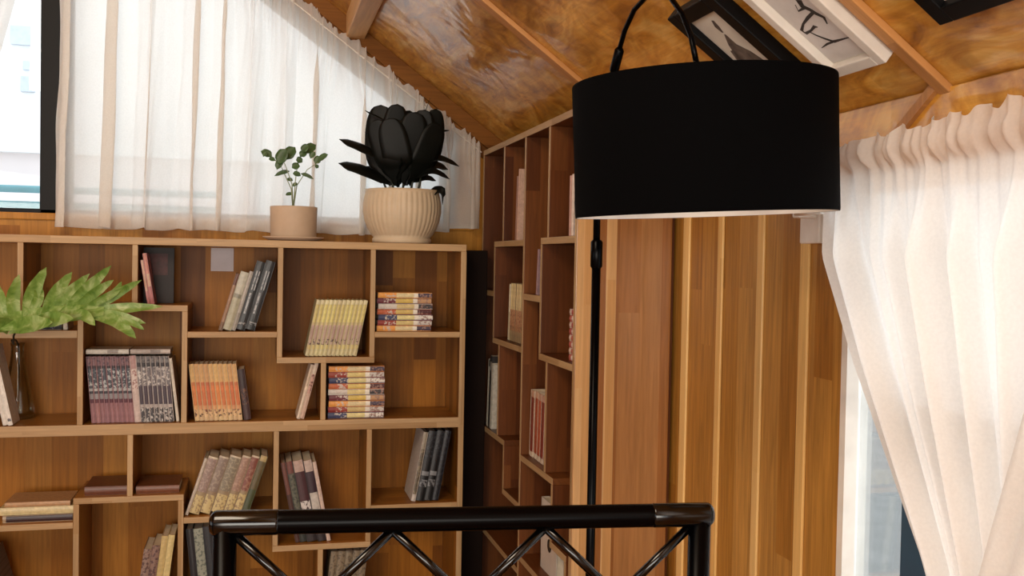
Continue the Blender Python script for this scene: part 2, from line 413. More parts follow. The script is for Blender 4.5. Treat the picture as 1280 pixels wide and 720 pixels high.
MB().tube([(-2.2, 0, za), (1.0, 0, za)], 0.018).build('top_rail', M['tealrail'], rail)
MB().box((-2.2, -0.01, -0.1), (1.0, 0.01, zb - 0.02)).build('panel', M['tealrail'], rail)

# ------------------------------------------------------------------ bookcase on the gable wall
YS, DEP = 3.10, 0.25
bc = thing('bookcase', 'wide teak bookcase of staggered open cells under the gable window', 'bookcase', (0, YS, 0))
XA, XB_ = -1.75, 0.638
ED = (1, -1, 1)
def hb(name, x0, x1, z, t=0.018, d=DEP):
    return MB().box((x0, 0, z - t / 2), (x1, d - 0.012, z + t / 2), 0, ED).build(name, [M['horx'], M['edgex']], bc, bevel=0.0012)
def vb(name, x, z0, z1, t=0.016):
    return MB().box((x - t / 2, 0.001, z0), (x + t / 2, DEP - 0.012, z1), 0, ED).build(name, [M['vert'], M['edgev']], bc, bevel=0.0012)
ZT, ZM = 1.240, 0.688
hb('top_board', XA, XB_, ZT, 0.022)
hb('middle_board', XA, XB_ - 0.016, ZM, 0.032)
hb('bottom_board', XA, XB_ - 0.016, 0.10, 0.02)
vb('side_panel', XB_ - 0.008, 0, ZT - 0.011, 0.018)
vb('side_panel', XA + 0.009, 0, ZT - 0.011, 0.018)
MB().box((XA, DEP - 0.012, 0.0), (XB_, DEP, ZT - 0.011)).build('back_panel', M['back'], bc)
MB().box((XA + 0.02, 0.02, 0), (XB_ - 0.02, 0.035, 0.09)).build('plinth', M['horx'], bc)
up = ZM + 0.016; lo = ZM - 0.016; zt = ZT - 0.011
H1, H2, H3, H4, H5 = 0.967, 1.044, 0.966, 0.888, 0.966
H6, H7, H8, H9, H10 = 0.482, 0.412, 0.412, 0.313, 0.425
V1, V2, V3, V4, V5 = -0.495, -0.208, 0.066, 0.345, 0.198
hb('shelf_board', XA + 0.02, V1 - 0.008, H1, 0.022); hb('shelf_board', V1 - 0.008, V2 + 0.008, H2); hb('shelf_board', V2 + 0.008, V3 - 0.008, H3)
hb('shelf_board', V3 - 0.008, V4 + 0.008, H4); hb('shelf_board', V4 + 0.008, XB_ - 0.017, H5)
vb('divider', V1, up, H2 - 0.009); vb('divider', V2, up, H2 - 0.009); vb('divider', V3, H4 + 0.009, zt); vb('divider', V4, H4 + 0.009, zt)
vb('divider', V5, up, H4 - 0.009); vb('divider', -0.348, H2 + 0.009, zt); vb('divider', -0.655, H1 + 0.011, zt); vb('divider', -0.80, up, H1 - 0.011)
U1, U2, U3, U4, U5 = -0.357, -0.503, -0.214, 0.06, 0.341
hb('shelf_board', U2 - 0.008, U3 + 0.008, H6); hb('shelf_board', XA + 0.02, U2 - 0.008, H7); hb('shelf_board', U3 + 0.008, U4 - 0.008, H8)
hb('shelf_board', U4 - 0.008, U5 + 0.008, H9); hb('shelf_board', U5 + 0.008, XB_ - 0.017, H10)
vb('divider', U1, H6 + 0.009, lo); vb('divider', U2, 0.11, H6 - 0.009); vb('divider', U3, 0.11, H6 - 0.009); vb('divider', U4, H9 + 0.009, lo); vb('divider', U5, H9 + 0.009, lo)
vb('divider', 0.196, 0.11, H9 - 0.009); vb('divider', -0.95, 0.11, H7 - 0.009)

# ------------------------------------------------------------------ bookcase along the right wall
XS = 0.741
b2 = thing('bookcase', 'tall teak bookcase of staggered cells along the right wall below the sloping ceiling', 'bookcase', (XS, 0, 0))
D2 = XW - XS - 0.004
HT = 1.567
ED2 = (0, -1, 1)
XT = (Z0 - HT) / SL - XS - 0.02
def prof(z0, z1):
    """outline (x, z) of an upright, its top rear corner cut along the slope"""
    if z1 < cz(XS + D2) - 0.02: return [(0, z0), (D2 - 0.014, z0), (D2 - 0.014, z1), (0, z1)]
    xe = D2 - 0.014
    return [(0, z0), (xe, z0), (xe, cz(XS + xe) - 0.012), (min((Z0 - z1) / SL - XS - 0.012, xe), z1), (0, z1)]
def vb2(name, y, z0, z1, t=0.016, m=None):
    p = prof(z0, z1)
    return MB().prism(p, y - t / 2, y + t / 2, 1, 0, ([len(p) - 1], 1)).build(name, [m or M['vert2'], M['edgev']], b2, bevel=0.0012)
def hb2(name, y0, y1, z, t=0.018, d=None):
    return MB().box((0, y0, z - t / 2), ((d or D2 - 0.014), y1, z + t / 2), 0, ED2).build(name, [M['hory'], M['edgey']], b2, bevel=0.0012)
YN, YFAR = 2.29, 3.342
vb2('side_panel', YN + 0.009, 0, HT - 0.009, 0.018, M['endpanel'])
vb2('side_panel', YFAR - 0.009, 0, HT - 0.009, 0.018)
for xa, xb in ((0.002, 0.040), (0.076, 0.102)):
    MB().box((xa, YN - 0.0015, 0.0), (xb, YN, HT - 0.012)).build('edge_strip', M['endstrip'], b2)
hb2('top_board', YN, YFAR, HT, 0.018, XT)
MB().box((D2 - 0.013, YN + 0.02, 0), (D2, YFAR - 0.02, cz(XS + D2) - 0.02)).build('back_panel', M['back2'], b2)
hb2('bottom_board', YN + 0.018, YFAR - 0.018, 0.10, 0.02)
VM = 2.785; tt = HT - 0.009
vb2('divider', VM, 0.11, tt)
yl, yr = YFAR - 0.018, YN + 0.018
vb2('divider', 3.04, 1.264, tt); vb2('divider', 3.15, 0.954, 1.246); vb2('divider', 3.07, 0.649, 0.936); vb2('divider', 2.985, 0.499, 0.631)
hb2('shelf_board', VM + 0.008, 3.158, 1.255); hb2('shelf_board', 3.158, yl, 1.095); hb2('shelf_board', VM + 0.008, 3.158, 0.945)
hb2('shelf_board', 2.977, yl, 0.640); hb2('shelf_board', VM + 0.008, 2.993, 0.49); hb2('shelf_board', VM + 0.008, yl, 0.30)
vb2('divider', 2.60, 0.954, 1.248); vb2('divider', 2.54, 1.266, tt); vb2('divider', 2.53, 0.644, 0.936); vb2('divider', 2.46, 0.479, 0.626); vb2('divider', 2.335, 0.354, 0.461)
hb2('shelf_board', 2.608, VM - 0.008, 1.10); hb2('shelf_board', yr, 2.608, 1.257); hb2('shelf_board', yr, 2.608, 0.945)
hb2('shelf_board', 2.452, VM - 0.008, 0.635); hb2('shelf_board', 2.327, 2.47, 0.47); hb2('shelf_board', yr, VM - 0.008, 0.345)

# ------------------------------------------------------------------ curtains
def smooth(t): return t * t * (3 - 2 * t)
rc = random.Random(3)
def folds(seed, n):
    r = random.Random(seed); k = [(r.uniform(0.7, 1.4), r.uniform(0, 6.3)) for _ in range(4)]
    def f(s):
        ph = 2 * math.pi * n * (s + 0.012 * math.sin(2 * math.pi * 2.3 * s + k[0][1]) + 0.008 * math.sin(2 * math.pi * 5.1 * s + k[1][1]))
        return math.sin(ph) * (0.75 + 0.35 * math.sin(2 * math.pi * 3.3 * s + k[2][1])) + 0.35 * math.sin(2.1 * ph + k[3][1])
    return f
fa, fb, fc = folds(11, 12), folds(5, 52), folds(8, 33)
def fold2(s):
    ph = 2 * math.pi * 12.5 * (s + 0.016 * math.sin(14.0 * s + 0.7) + 0.008 * math.sin(31.0 * s + 2.0))
    return math.sin(ph) + 0.35 * math.sin(2 * ph + 1.0 + 6.0 * s) + 0.12 * math.sin(3 * ph + 9.0 * s)
CX0, CX1 = -0.612, 0.736
def gable_curtain(s, t):
    x = CX0 + (CX1 - CX0) * s
    zt_ = cz(x) - 0.070 - 0.006 * (1 + fb(s * 1.0)); zb_ = 1.281 + 0.03 * smooth(max(0, (s - 0.75) / 0.25)) + 0.004 * fa(s)
    z = zt_ + (zb_ - zt_) * t
    drop = zt_ - z
    hang = smooth(min(1, max(0, (drop - 0.05) / 0.22)))
    y = YB - 0.048 + 0.024 * math.cos(2 * math.pi * 12.5 * (s + 0.016 * math.sin(14.0 * s + 0.7) + 0.008 * math.sin(31.0 * s + 2.0)) + 0.3) * (0.25 + 0.75 * hang) + 0.009 * fb(s) * (1 - 0.93 * hang) + 0.003 * fc(s) * (1 - 0.6 * hang)
    x += 0.003 * fc(s + 0.05 * drop) * hang + (0.021 + 0.012 * math.sin(9.0 * s + 1.0) + 0.008 * math.sin(23.0 * s)) * smooth(min(1, s / 0.04)) * smooth(min(1, (1 - s) / 0.03)) * fold2(s + 0.004 * drop) * (0.35 + 0.65 * hang)
    x += 0.026 * (1 - t) * (1 - s)
    return (x, max(YB - 0.082, min(y, YB - 0.014)), z)
c1 = thing('curtain', 'white sheer curtain with sloping ruffled top hanging over the gable window', 'curtain', (0, 0, 0))
MB().grid(gable_curtain, 420, 70).build('drape', M['sheer'], c1, recalc=False)
hm = MB().grid(lambda s, t: (lambda p: (p[0], p[1] - 0.002, p[2]))(gable_curtain(s, 0.965 + 0.034 * t)), 420, 3)
hm.build('hem', M['sheer'], c1, recalc=False)
MB().tube([(CX0, YB - 0.05, cz(CX0) - 0.100), (CX1, YB - 0.05, cz(CX1) - 0.100)], 0.0025).build('curtain_rod', M['white'], c1)
fd = folds(21, 8)
def left_curtain(s, t):
    z = 2.3 - 0.95 * t
    xe = -0.722 - 0.25 * max(0, (1.985 - z)) if z < 1.985 else -0.722 + 0.1 * (z - 1.985)
    x0 = -1.5
    x = x0 + (xe - x0) * s
    return (x, YB - 0.05 + 0.018 * fd(s), z)
c2 = thing('curtain', 'white sheer curtain drawn aside beyond the black window frame', 'curtain')
MB().grid(left_curtain, 120, 30).build('drape', M['sheer'], c2, recalc=False)

fe, ff, fg = folds(31, 8), folds(32, 21), folds(33, 13)
ROD = 1.350
def yleft(z):
    pts = [(1.45, 1.535), (1.22, 1.515), (1.05, 1.415), (0.79, 1.235), (0.5, 1.08), (0.1, 1.0)]
    for (za_, ya_), (zb_, yb_) in zip(pts, pts[1:]):
        if z >= zb_: return ya_ + (yb_ - ya_) * (za_ - z) / (za_ - zb_)
    return 1.0
def side_curtain(s, t):
    zt_ = 1.397 + 0.0025 * ff(s) + 0.006 * fg(s + 0.1) + 0.035 * s; zb_ = 0.35
    z = zt_ + (zb_ - zt_) * t
    yl_ = yleft(z); y1 = 0.78 + 0.18 * smooth(min(1, max(0, (ROD - z) / 0.9)))
    y = yl_ + (y1 - yl_) * s
    below = smooth(min(1, max(0, (ROD - z) / 0.16)))
    above = min(1, max(0, (z - ROD) / 0.05))
    x = 0.932 + 0.022 * fe(s) * below + 0.006 * ff(s) * (1 - below) * (0.6 + 0.4 * above) + 0.004 * fg(s) - 0.022 * math.sin(math.pi * min(1, above * 0.8)) * (0.7 + 0.4 * fg(s + 0.3)) * min(1, max(0, (z - ROD) / 0.012))
    return (min(x, XW - 0.012), y, z)
c3 = thing('curtain', 'ivory sheer curtain with gathered ruffle swept aside over the right window', 'curtain')
MB().grid(side_curtain, 260, 90).build('drape', M['sheer2'], c3, recalc=False)
MB().tube([(0.957, 1.56, ROD), (0.957, 0.3, ROD)], 0.005).build('curtain_rod', M['white'], c3)
fh = folds(41, 6)
def side_curtain2(s, t):
    zt_ = 1.425 + 0.006 * ff(s + 0.4); z = zt_ - 1.1 * t
    yl_ = 0.955 + 0.16 * smooth(min(1, max(0, (1.30 - z) / 0.75)))
    y = yl_ + (0.35 - yl_) * s
    below = smooth(min(1, max(0, (ROD - z) / 0.16)))
    return (0.885 + 0.018 * fh(s) * below + 0.007 * ff(s) * (1 - below), y, z)
c4 = thing('curtain', 'second ivory sheer curtain panel overlapping the swept one at the picture edge', 'curtain')
MB().grid(side_curtain2, 140, 60).build('drape', M['sheer2'], c4, recalc=False)
br = thing('curtain_bracket', 'small white block holding the curtain rod end at the top of the board wall', 'bracket', (XW, 1.672, 1.270))
MB().box((-0.012, -0.035, -0.026), (0, 0.032, 0.075)).build('wall_plate', M['white'], br, bevel=0.003)
MB().box((-0.05, -0.03, 0.02), (-0.012, -0.005, 0.045)).build('arm', M['white'], br, bevel=0.003)
MB().tube([(-0.048, -0.018, 0.03), (-0.048, -0.105, 0.03)], 0.007).build('rod_socket', M['white'], br)

# ------------------------------------------------------------------ books
PAGES = plain('book_pages', (226, 214, 190), 0.9, scale=60, tint=0.12)
BM = {}
def col(c, rough=0.45):
    if c not in BM: BM[c] = plain('book_cloth_%02x%02x%02x' % c, c, rough, var=0.22, scale=90, tint=0.22, coat=0.1)
    return BM[c]
def marks(c, d):
    """printed spine: small broken marks of colour d on colour c (no readable letters)"""
    k = (c, d)
    if k not in BM:
        t = NT('printed_spine_%02x%02x%02x' % c); P = t.tc.outputs['Object']
        v = t.comb(t.math('MULTIPLY', t.dot(P, (1, 0, 0)), 140.0), 0.0, t.math('MULTIPLY', t.dot(P, (0, 0, 1)), 130.0))
        oi = t.n('ShaderNodeObjectInfo'); x = t.n('ShaderNodeVectorMath', operation='ADD'); t.l(v, x.inputs[0])
        t.l(t.comb(0.0, t.math('MULTIPLY', oi.outputs['Random'], 50.0), 0.0), x.inputs[1])
        f = t.noise(x.outputs[0], 1.0, 1)
        t.l(t.ramp(f, [(0.50, lin(c)), (0.62, lin(d))]), t.b.inputs['Base Color']); t.b.inputs['Roughness'].default_value = 0.45
        BM[k] = t.m
    return BM[k]
_mesh = {}
def book_meshes(key, t, h, d, bands, cover):
    """bands: [(upper fraction of the height, material)] from the foot of the spine"""
    if key in _mesh: return _mesh[key]
    mats = [cover] + [m for _, m in bands]
    b = MB(); ct = min(0.0012, t * 0.14)
    # boards
    b.box((0, 0.001, 0), (ct, d, h)); b.box((t - ct, 0.001, 0), (t, d, h))
    # spine, slightly rounded, cut into its printed bands
    n = 5; z0 = 0.0
    for bi, (fr_, _) in enumerate(bands):
        z1 = h * fr_
        for k in range(n):
            a0, a1 = k / n, (k + 1) / n
            yy = lambda a: 0.002 - 0.0022 * math.sin(math.pi * a)
            p = [(t * a0, yy(a0)), (t * a1, yy(a1)), (t * a1, yy(a1) + 0.0012), (t * a0, yy(a0) + 0.0012)]
            b.prism(p, z0, z1, 2, bi + 1)
        z0 = z1
    cm = bpy.data.meshes.new('cover')
    bmesh.ops.recalc_face_normals(b.bm, faces=b.bm.faces); b.bm.to_mesh(cm); b.bm.free()
    for m in mats: cm.materials.append(m)
    b = MB().box((ct, 0.003, 0.002), (t - ct, d - 0.003, h - 0.002))
    pm = bpy.data.meshes.new('pages'); bmesh.ops.recalc_face_normals(b.bm, faces=b.bm.faces); b.bm.to_mesh(pm); b.bm.free()
    pm.materials.append(PAGES)
    _mesh[key] = (cm, pm)
    return _mesh[key]
def book(label, group, loc, rot, t, h, d, bands, cover=None, kind='book'):
    cover = cover or next((m for _, m in bands if not m.name.startswith('printed')), bands[0][1])
    cm, pm = book_meshes((round(t, 4), round(h, 4), round(d, 3), tuple((f, m.name) for f, m in bands), cover.name), t, h, d, bands, cover)
    o = thing(kind, label, 'book' if kind == 'book' else kind, loc, rot, group)
    for n, me in (('cover', cm), ('pages', pm)):
        c = bpy.data.objects.new(n, me); COL.objects.link(c); c.parent = o
    return o
ORD = ['first', 'second', 'third', 'fourth', 'fifth', 'sixth', 'seventh', 'eighth', 'ninth', 'tenth', 'eleventh', 'twelfth', 'thirteenth', 'fourteenth', 'fifteenth', 'sixteenth', 'seventeenth', 'eighteenth']
FRONT = YS + 0.022
def row(x, z, lean, specs, group, phrase, y=None, side=False, kind='book', sx=0.02):
    """books standing side by side; lean in degrees, + tips their heads to the right. specs: (t, h, d, bands[, own label])"""
    th = R(lean); a = abs(th)
    if lean >= 0:
        pos = x
    else:
        pos = x
    for i, sp in enumerate(specs):
        t, h, d, bands = sp[:4]
        y_ = (FRONT if y is None else y) + 0.004 * random.random()
        nt = specs[i + 1][0] if i + 1 < len(specs) else t
        dx = (t * math.cos(a) + nt * math.sin(a) * math.tan(a) if lean > 0 else t / math.cos(a)) + 0.0007
        lift = t * math.sin(a) if lean > 0 else 0.0
        zz = z + lift + 0.0006
        if len(sp) > 4: lab = sp[4]
        else: lab = '%s from the left of %s' % (ORD[i], phrase)
        if side: loc, rot = (XS + sx + 0.002 * random.random(), pos, zz), (0, th, R(-90))
        else: loc, rot = (pos, y_, zz), (0, th, 0)
        book(lab, group, loc, rot, t, h, d, bands, kind=kind)
        pos += -dx if side else dx
    return pos
def pile(x, z, specs, group, phrase, y=None, side=False, kind='book'):
    """books lying flat, spines to the front; specs from the bottom up: (t, h, d, bands, dx[, own label])"""
    n = len(specs)
    for i, sp in enumerate(specs):
        t, h, d, bands, dx = sp[:5]
        lab = sp[5] if len(sp) > 5 else '%s up from the bottom of %s' % (ORD[i], phrase)
        zz = z + t + 0.0006
        if side: loc, rot = (XS + 0.02, x - dx, zz), (0, R(90), R(-90))
        else: loc, rot = (x + dx, (FRONT if y is None else y) + 0.006 * random.random(), zz), (0, R(90), 0)
        book(lab, group, loc, rot, t, h, d, bands, kind=kind)
        z += t + 0.0008
    return z

h1t, h2t, h3t, h4t, h5t = H1 + 0.011, H2 + 0.009, H3 + 0.009, H4 + 0.009, H5 + 0.009
# -- yellow set leaning right in the cell under the plants
Y1, Y2, Y3 = (216, 204, 128), (190, 170, 138), (206, 196, 150)
ybands = [(0.12, col(Y3)), (0.2, col((204, 190, 128))), (0.3, marks((180, 158, 138), (84, 66, 58))), (0.55, col((182, 156, 140))), (0.6, col((196, 180, 130))), (0.92, col(Y1)), (1.0, col((226, 218, 176)))]
row(0.143, h4t, 11, [(0.0122, 0.176, 0.115, ybands) for _ in range(12)], 'leaning yellow-spined paperbacks', 'the yellow-spined paperbacks leaning right under the big pot')
# -- orange set leaning left above the middle board
obands = [(0.07, col((214, 184, 138))), (0.13, marks((220, 186, 140), (70, 40, 30))), (0.2, marks((216, 180, 134), (110, 62, 46))), (0.27, col((218, 160, 110))), (0.62, col((210, 122, 70))), (0.68, col((194, 112, 66))), (1.0, col((212, 170, 112)))]
e = row(-0.177, up, -7, [(0.0130, 0.172, 0.112, obands) for _ in range(10)], 'orange-spined paperbacks', 'the orange-spined paperbacks on the thick middle board')
dark = [(0.3, col((58, 26, 26))), (0.62, marks((52, 26, 28), (120, 84, 60))), (1.0, col((44, 22, 24)))]
row(e + 0.004, up, -8, [(0.020, 0.155, 0.11, dark, 'dark red book leaning against the right end of the orange-spined paperbacks')], 'dark book by the orange set', '')
# -- two thin pale books leaning against the small divider
pink = [(0.45, col((196, 166, 150))), (0.8, marks((190, 150, 136), (110, 70, 60))), (1.0, col((206, 188, 168)))]
pale = [(0.6, col((216, 198, 178))), (1.0, col((196, 172, 150)))]
row(0.120, up, 14, [(0.009, 0.172, 0.12, pale, 'thin pale book leaning right, left one of two beside the short divider'), (0.012, 0.176, 0.12, pink, 'thin pinkish book leaning right against the short divider above the middle board')], 'two thin leaning books', '')
# -- grey and pink set behind the leaf's tip
g1 = [(0.30, col((150, 106, 110))), (0.36, col((84, 30, 46))), (0.44, col((140, 138, 142))), (0.48, col((44, 44, 54))), (0.52, col((160, 162, 164))), (0.82, marks((60, 66, 76), (170, 176, 178))), (0.86, col((44, 36, 46))), (1.0, marks((122, 92, 98), (74, 56, 66)))]
g2 = [(0.22, marks((60, 58, 62), (186, 182, 178))), (0.27, col((180, 172, 168))), (0.55, col((66, 54, 66))), (0.84, marks((108, 104, 108), (198, 194, 190))), (0.9, col((44, 40, 46))), (1.0, marks((120, 118, 118), (70, 66, 70)))]
wband = [(0.5, col((196, 178, 172))), (0.8, marks((206, 190, 184), (150, 110, 106))), (1.0, col((176, 140, 138)))]
sp = [(0.0125, 0.196, 0.12, g1) for _ in range(9)] + [(0.017, 0.198, 0.12, wband)] + [(0.0125, 0.196, 0.12, g2) for _ in range(7)]
e = row(-0.466, up, -5, sp, 'dark grey and pink paperbacks', 'the grey and pink spines standing right of the glass vase')
row(e + 0.006, up, -7, [(0.008, 0.19, 0.12, [(1.0, col((204, 196, 182)))], 'thin white book leaning left, ending the row of grey and pink spines')], 'white end book', '')
wz = up + 0.2035
for i, (x0, ln, c) in enumerate(((-0.484, 0.118, (206, 202, 192)), (-0.362, 0.112, (196, 186, 176)))):
    book('%s pale paperback lying on top of the grey and pink spines' % ('left' if i == 0 else 'right'), 'pale paperbacks lying on the row', (x0, FRONT + 0.004, wz + 0.013), (0, R(90), 0), 0.013, ln, 0.11, [(0.5, col(c)), (0.75, col((150, 140, 134))), (1.0, col(c))])
# -- white books left of the vase
row(-0.700, up, -12, [(0.013, 0.215, 0.09, [(1.0, col((212, 208, 200)))], 'white book leaning left in front of the glass vase, the outer one'), (0.012, 0.232, 0.09, [(0.04, col((222, 218, 210))), (0.10, marks((220, 216, 208), (90, 90, 96))), (1.0, col((222, 218, 210)))], 'tall white book leaning left in front of the glass vase, the inner one')], 'white books by the vase', '', y=YS + 0.008)
# -- dark book and white one on the shelf behind the leaf
pile(-0.64, h1t, [(0.030, 0.09, 0.12, [(0.3, col((160, 150, 140))), (0.55, col((40, 40, 48))), (0.9, marks((22, 22, 34), (110, 110, 130))), (1.0, col((20, 20, 30)))], 0.0, 'dark book lying on the shelf right behind the green leaf')], 'dark book', '')
row(-0.545, h1t, 0, [(0.011, 0.044, 0.10, [(1.0, col((226, 218, 204)))], 'small white booklet standing beside the dark book behind the leaf')], 'white booklet', '')
# -- pile lying in the upper right cell
mixc = [((224, 206, 160), (232, 160, 80), (70, 60, 80)), ((216, 196, 130), (150, 60, 50), (200, 196, 190)), ((226, 212, 150), (60, 66, 100), (224, 220, 212)), ((214, 186, 110), (190, 96, 60), (80, 40, 44)), ((220, 200, 140), (210, 204, 196), (60, 56, 60)), ((218, 190, 100), (110, 50, 60), (190, 150, 110))]
def lying(i): 
    m_, l_, r_ = mixc[i % 6]
    return [(0.12, col(l_)), (0.34, marks(l_, (200, 190, 180))), (0.66, col(m_)), (0.74, col((236, 230, 216))), (1.0, marks(r_, (150, 120, 110)))]
pile(0.364, h5t, [(0.0165, 0.171, 0.115, lying(i), 0.006 * ((i * 37 % 5) / 5 - 0.4)) for i in range(7)], 'paperbacks lying in the upper right cell', 'the low pile of paperbacks in the upper right cell')
# -- taller pile above the middle board
pile(0.2125, up, [(0.0172, 0.172, 0.118, lying(i * 5 + 2), 0.004 + 0.004 * ((i * 23 % 7) / 7 - 0.5)) for i in range(9)], 'paperbacks lying above the middle board', 'the tall pile of paperbacks right of the short divider')
# -- leaning books in the cell right of the pink ones
blk = [(0.07, col((14, 14, 16))), (0.11, marks((16, 16, 18), (150, 150, 150))), (1.0, col((13, 13, 15)))]
brn = [(0.15, col((120, 92, 66))), (0.8, col((158, 124, 96))), (1.0, col((104, 66, 52)))]
gry = [(0.55, col((168, 164, 138))), (0.62, col((130, 128, 110))), (1.0, col((182, 180, 164)))]
pal = [(0.3, col((150, 144, 134))), (1.0, col((172, 166, 158)))]
row(-0.113, h3t, 16, [(0.011, 0.178, 0.13, brn, 'thin brown book leaning right, outermost of the leaning books beside the black pair'), (0.024, 0.182, 0.13, gry, 'grey-green book leaning right between the brown book and the black pair'), (0.011, 0.186, 0.13, pal, 'thin pale grey book leaning right against the black pair'), (0.026, 0.215, 0.14, blk, 'black book with white spine printing leaning right, left one of the pair'), (0.027, 0.217, 0.14, blk, 'black book with white spine printing leaning right, next to the upright board')], 'books leaning in the cell under the small pot', '')
for o in list(COL.objects):
    if o.get('label', '').startswith('black book with white spine'):
        for (za, zb2, xa, xb) in ((0.050, 0.115, 0.007, 0.0125), (0.125, 0.185, 0.008, 0.011), (0.125, 0.185, 0.016, 0.0185)):
            k = MB().box((xa, -0.0008, za), (xb, 0.0004, zb2)).build('spine_print', marks((168, 172, 176), (110, 114, 118)), [c for c in o.children if c.name.startswith('cover')][0])
# -- cell with the dark book and the two pink ones
pk = [(0.35, col((176, 112, 116))), (0.6, col((206, 172, 150))), (1.0, col((190, 128, 116)))]
dk = MB()
fo = thing('book', 'dark hardback standing cover outwards behind two thin pink books', 'book', (-0.336, YS + 0.10, h2t + 0.0016), (R(-3), 0, 0))
MB().box((0, 0, 0), (0.088, 0.0025, 0.168)).box((0, 0.017, 0), (0.088, 0.0195, 0.168)).box((0, 0, 0), (0.0025, 0.0195, 0.168)).build('cover', plain('dark_maroon_cover', (22, 9, 11), 0.6, var=0.5, scale=30), fo)
MB().box((0.003, 0.003, 0.003), (0.085, 0.0165, 0.165)).build('pages', PAGES, fo)
MB().box((0.016, -0.0008, 0.085), (0.070, 0.0001, 0.150)).build('cover_picture', plain('cover_picture_print', (70, 32, 34), 0.6, var=0.7, scale=40), fo)
row(-0.314, h2t, -9, [(0.0075, 0.132, 0.085, [(0.3, col((186, 124, 128))), (1.0, col((206, 170, 148)))], 'thin pink booklet leaning left in front of the dark hardback, left one'), (0.011, 0.152, 0.085, pk, 'pink booklet leaning left in front of the dark hardback, right one')], 'pink booklets', '', y=YS + 0.012)
cd = thing('card', 'small pale square card stuck on the back panel beside the leaning books', 'card', (-0.146, YS + DEP - 0.0135, 1.152))
MB().box((0, -0.0015, 0), (0.070, 0.001, 0.074)).build('face', plain('pale_card', (196, 184, 184), 0.5), cd)
MB().box((0.004, -0.0022, 0.004), (0.066, -0.0013, 0.070)).build('inset', plain('pale_card_inset', (190, 176, 178), 0.45), cd)

# -- below the middle board
h6t, h7t, h8t, h9t, h10t = H6 + 0.009, H7 + 0.009, H8 + 0.009, H9 + 0.009, H10 + 0.009
pile(-0.713, h7t, [(0.020, 0.187, 0.13, [(0.05, col((170, 150, 120))), (1.0, col((52, 26, 28)))], 0.01, 'dark book at the bottom of the low pile in the left lower cell'), (0.022, 0.197, 0.135, [(1.0, col((214, 200, 150)))], 0.002, 'cream book in the middle of the low pile in the left lower cell'), (0.014, 0.175, 0.13, [(1.0, col((178, 138, 100)))], 0.015, 'tan book on top of the low pile in the left lower cell')], 'low pile in the left lower cell', '')
pile(-0.485, h6t, [(0.025, 0.118, 0.15, [(1.0, col((104, 58, 30)))], 0.0, 'brown book lying left of the short upright under the middle board')], 'brown books', '')
pile(-0.343, h6t, [(0.022, 0.122, 0.15, [(1.0, col((120, 72, 40)))], 0.0, 'brown book lying right of the short upright under the middle board')], 'brown books', '')
def mag(a, b_): return [(0.32, marks((196, 178, 126), (150, 128, 92))), (0.38, col((150, 130, 100))), (0.97, marks(a, b_)), (1.0, col((206, 194, 170)))]
row(-0.203, h8t, 18, [(0.008, 0.178, 0.13, [(1.0, col((206, 194, 178)))], 'thin white book leaning right, outermost of the mauve magazine row'),
    (0.029, 0.178, 0.13, mag((142, 122, 114), (170, 150, 138))), (0.029, 0.178, 0.13, mag((132, 116, 106), (160, 146, 130))), (0.034, 0.178, 0.13, mag((126, 116, 98), (156, 146, 124))),
    (0.026, 0.178, 0.13, mag((150, 120, 104), (176, 146, 126))), (0.024, 0.178, 0.13, mag((122, 70, 58), (150, 110, 90))), (0.022, 0.178, 0.13, [(0.4, col((66, 74, 42))), (0.9, col((96, 84, 52))), (1.0, col((180, 160, 110)))], 'dark green book leaning right, last of the mauve magazine row')],
    'mauve magazines leaning right', 'the mauve and cream magazines leaning right under the middle board')
mar = lambda w_: [(0.34, col((30, 18, 22))), (0.5, marks((206, 200, 196), (60, 40, 44))), (0.86, col((62, 22, 30))), (1.0, col((176, 150, 140)))]
row(0.122, h9t, -11, [(0.014, 0.252, 0.16, [(0.6, col((70, 40, 36))), (1.0, col((110, 66, 60)))], 'dark brown tall book, nearest the upright in the maroon row'), (0.020, 0.254, 0.16, [(0.3, col((40, 44, 40))), (0.85, marks((98, 98, 84), (60, 62, 54))), (1.0, col((110, 60, 54)))], 'grey-green tall book in the leaning maroon row'),
    (0.031, 0.256, 0.16, mar(0), 'wide maroon tall book with pale label in the leaning row'), (0.026, 0.256, 0.16, [(0.3, col((30, 18, 24))), (0.6, col((190, 184, 176))), (0.86, col((46, 18, 32))), (1.0, col((186, 166, 156)))], 'maroon tall book with white lower band in the leaning row'), (0.011, 0.252, 0.16, [(1.0, col((206, 182, 170)))], 'thin white tall book ending the leaning maroon row')], 'tall maroon books', '')
bk2 = [(0.2, col((14, 15, 18))), (0.3, marks((120, 122, 126), (24, 24, 28))), (0.36, col((14, 14, 18))), (0.42, col((130, 132, 136))), (0.6, col((13, 13, 17))), (0.95, marks((16, 17, 22), (58, 60, 68))), (1.0, col((40, 42, 48)))]
row(0.478, h10t, 10, [(0.014, 0.222, 0.15, [(0.1, col((200, 190, 180))), (0.75, marks((92, 82, 66), (130, 118, 96))), (1.0, col((150, 140, 122)))], 'grey-brown tall book leaning right beside the black trio'), (0.026, 0.225, 0.15, bk2), (0.024, 0.225, 0.15, bk2), (0.020, 0.225, 0.15, [(1.0, marks((16, 16, 22), (44, 46, 54)))])], 'black tall books', 'the tall dark books leaning in the right lower cell')
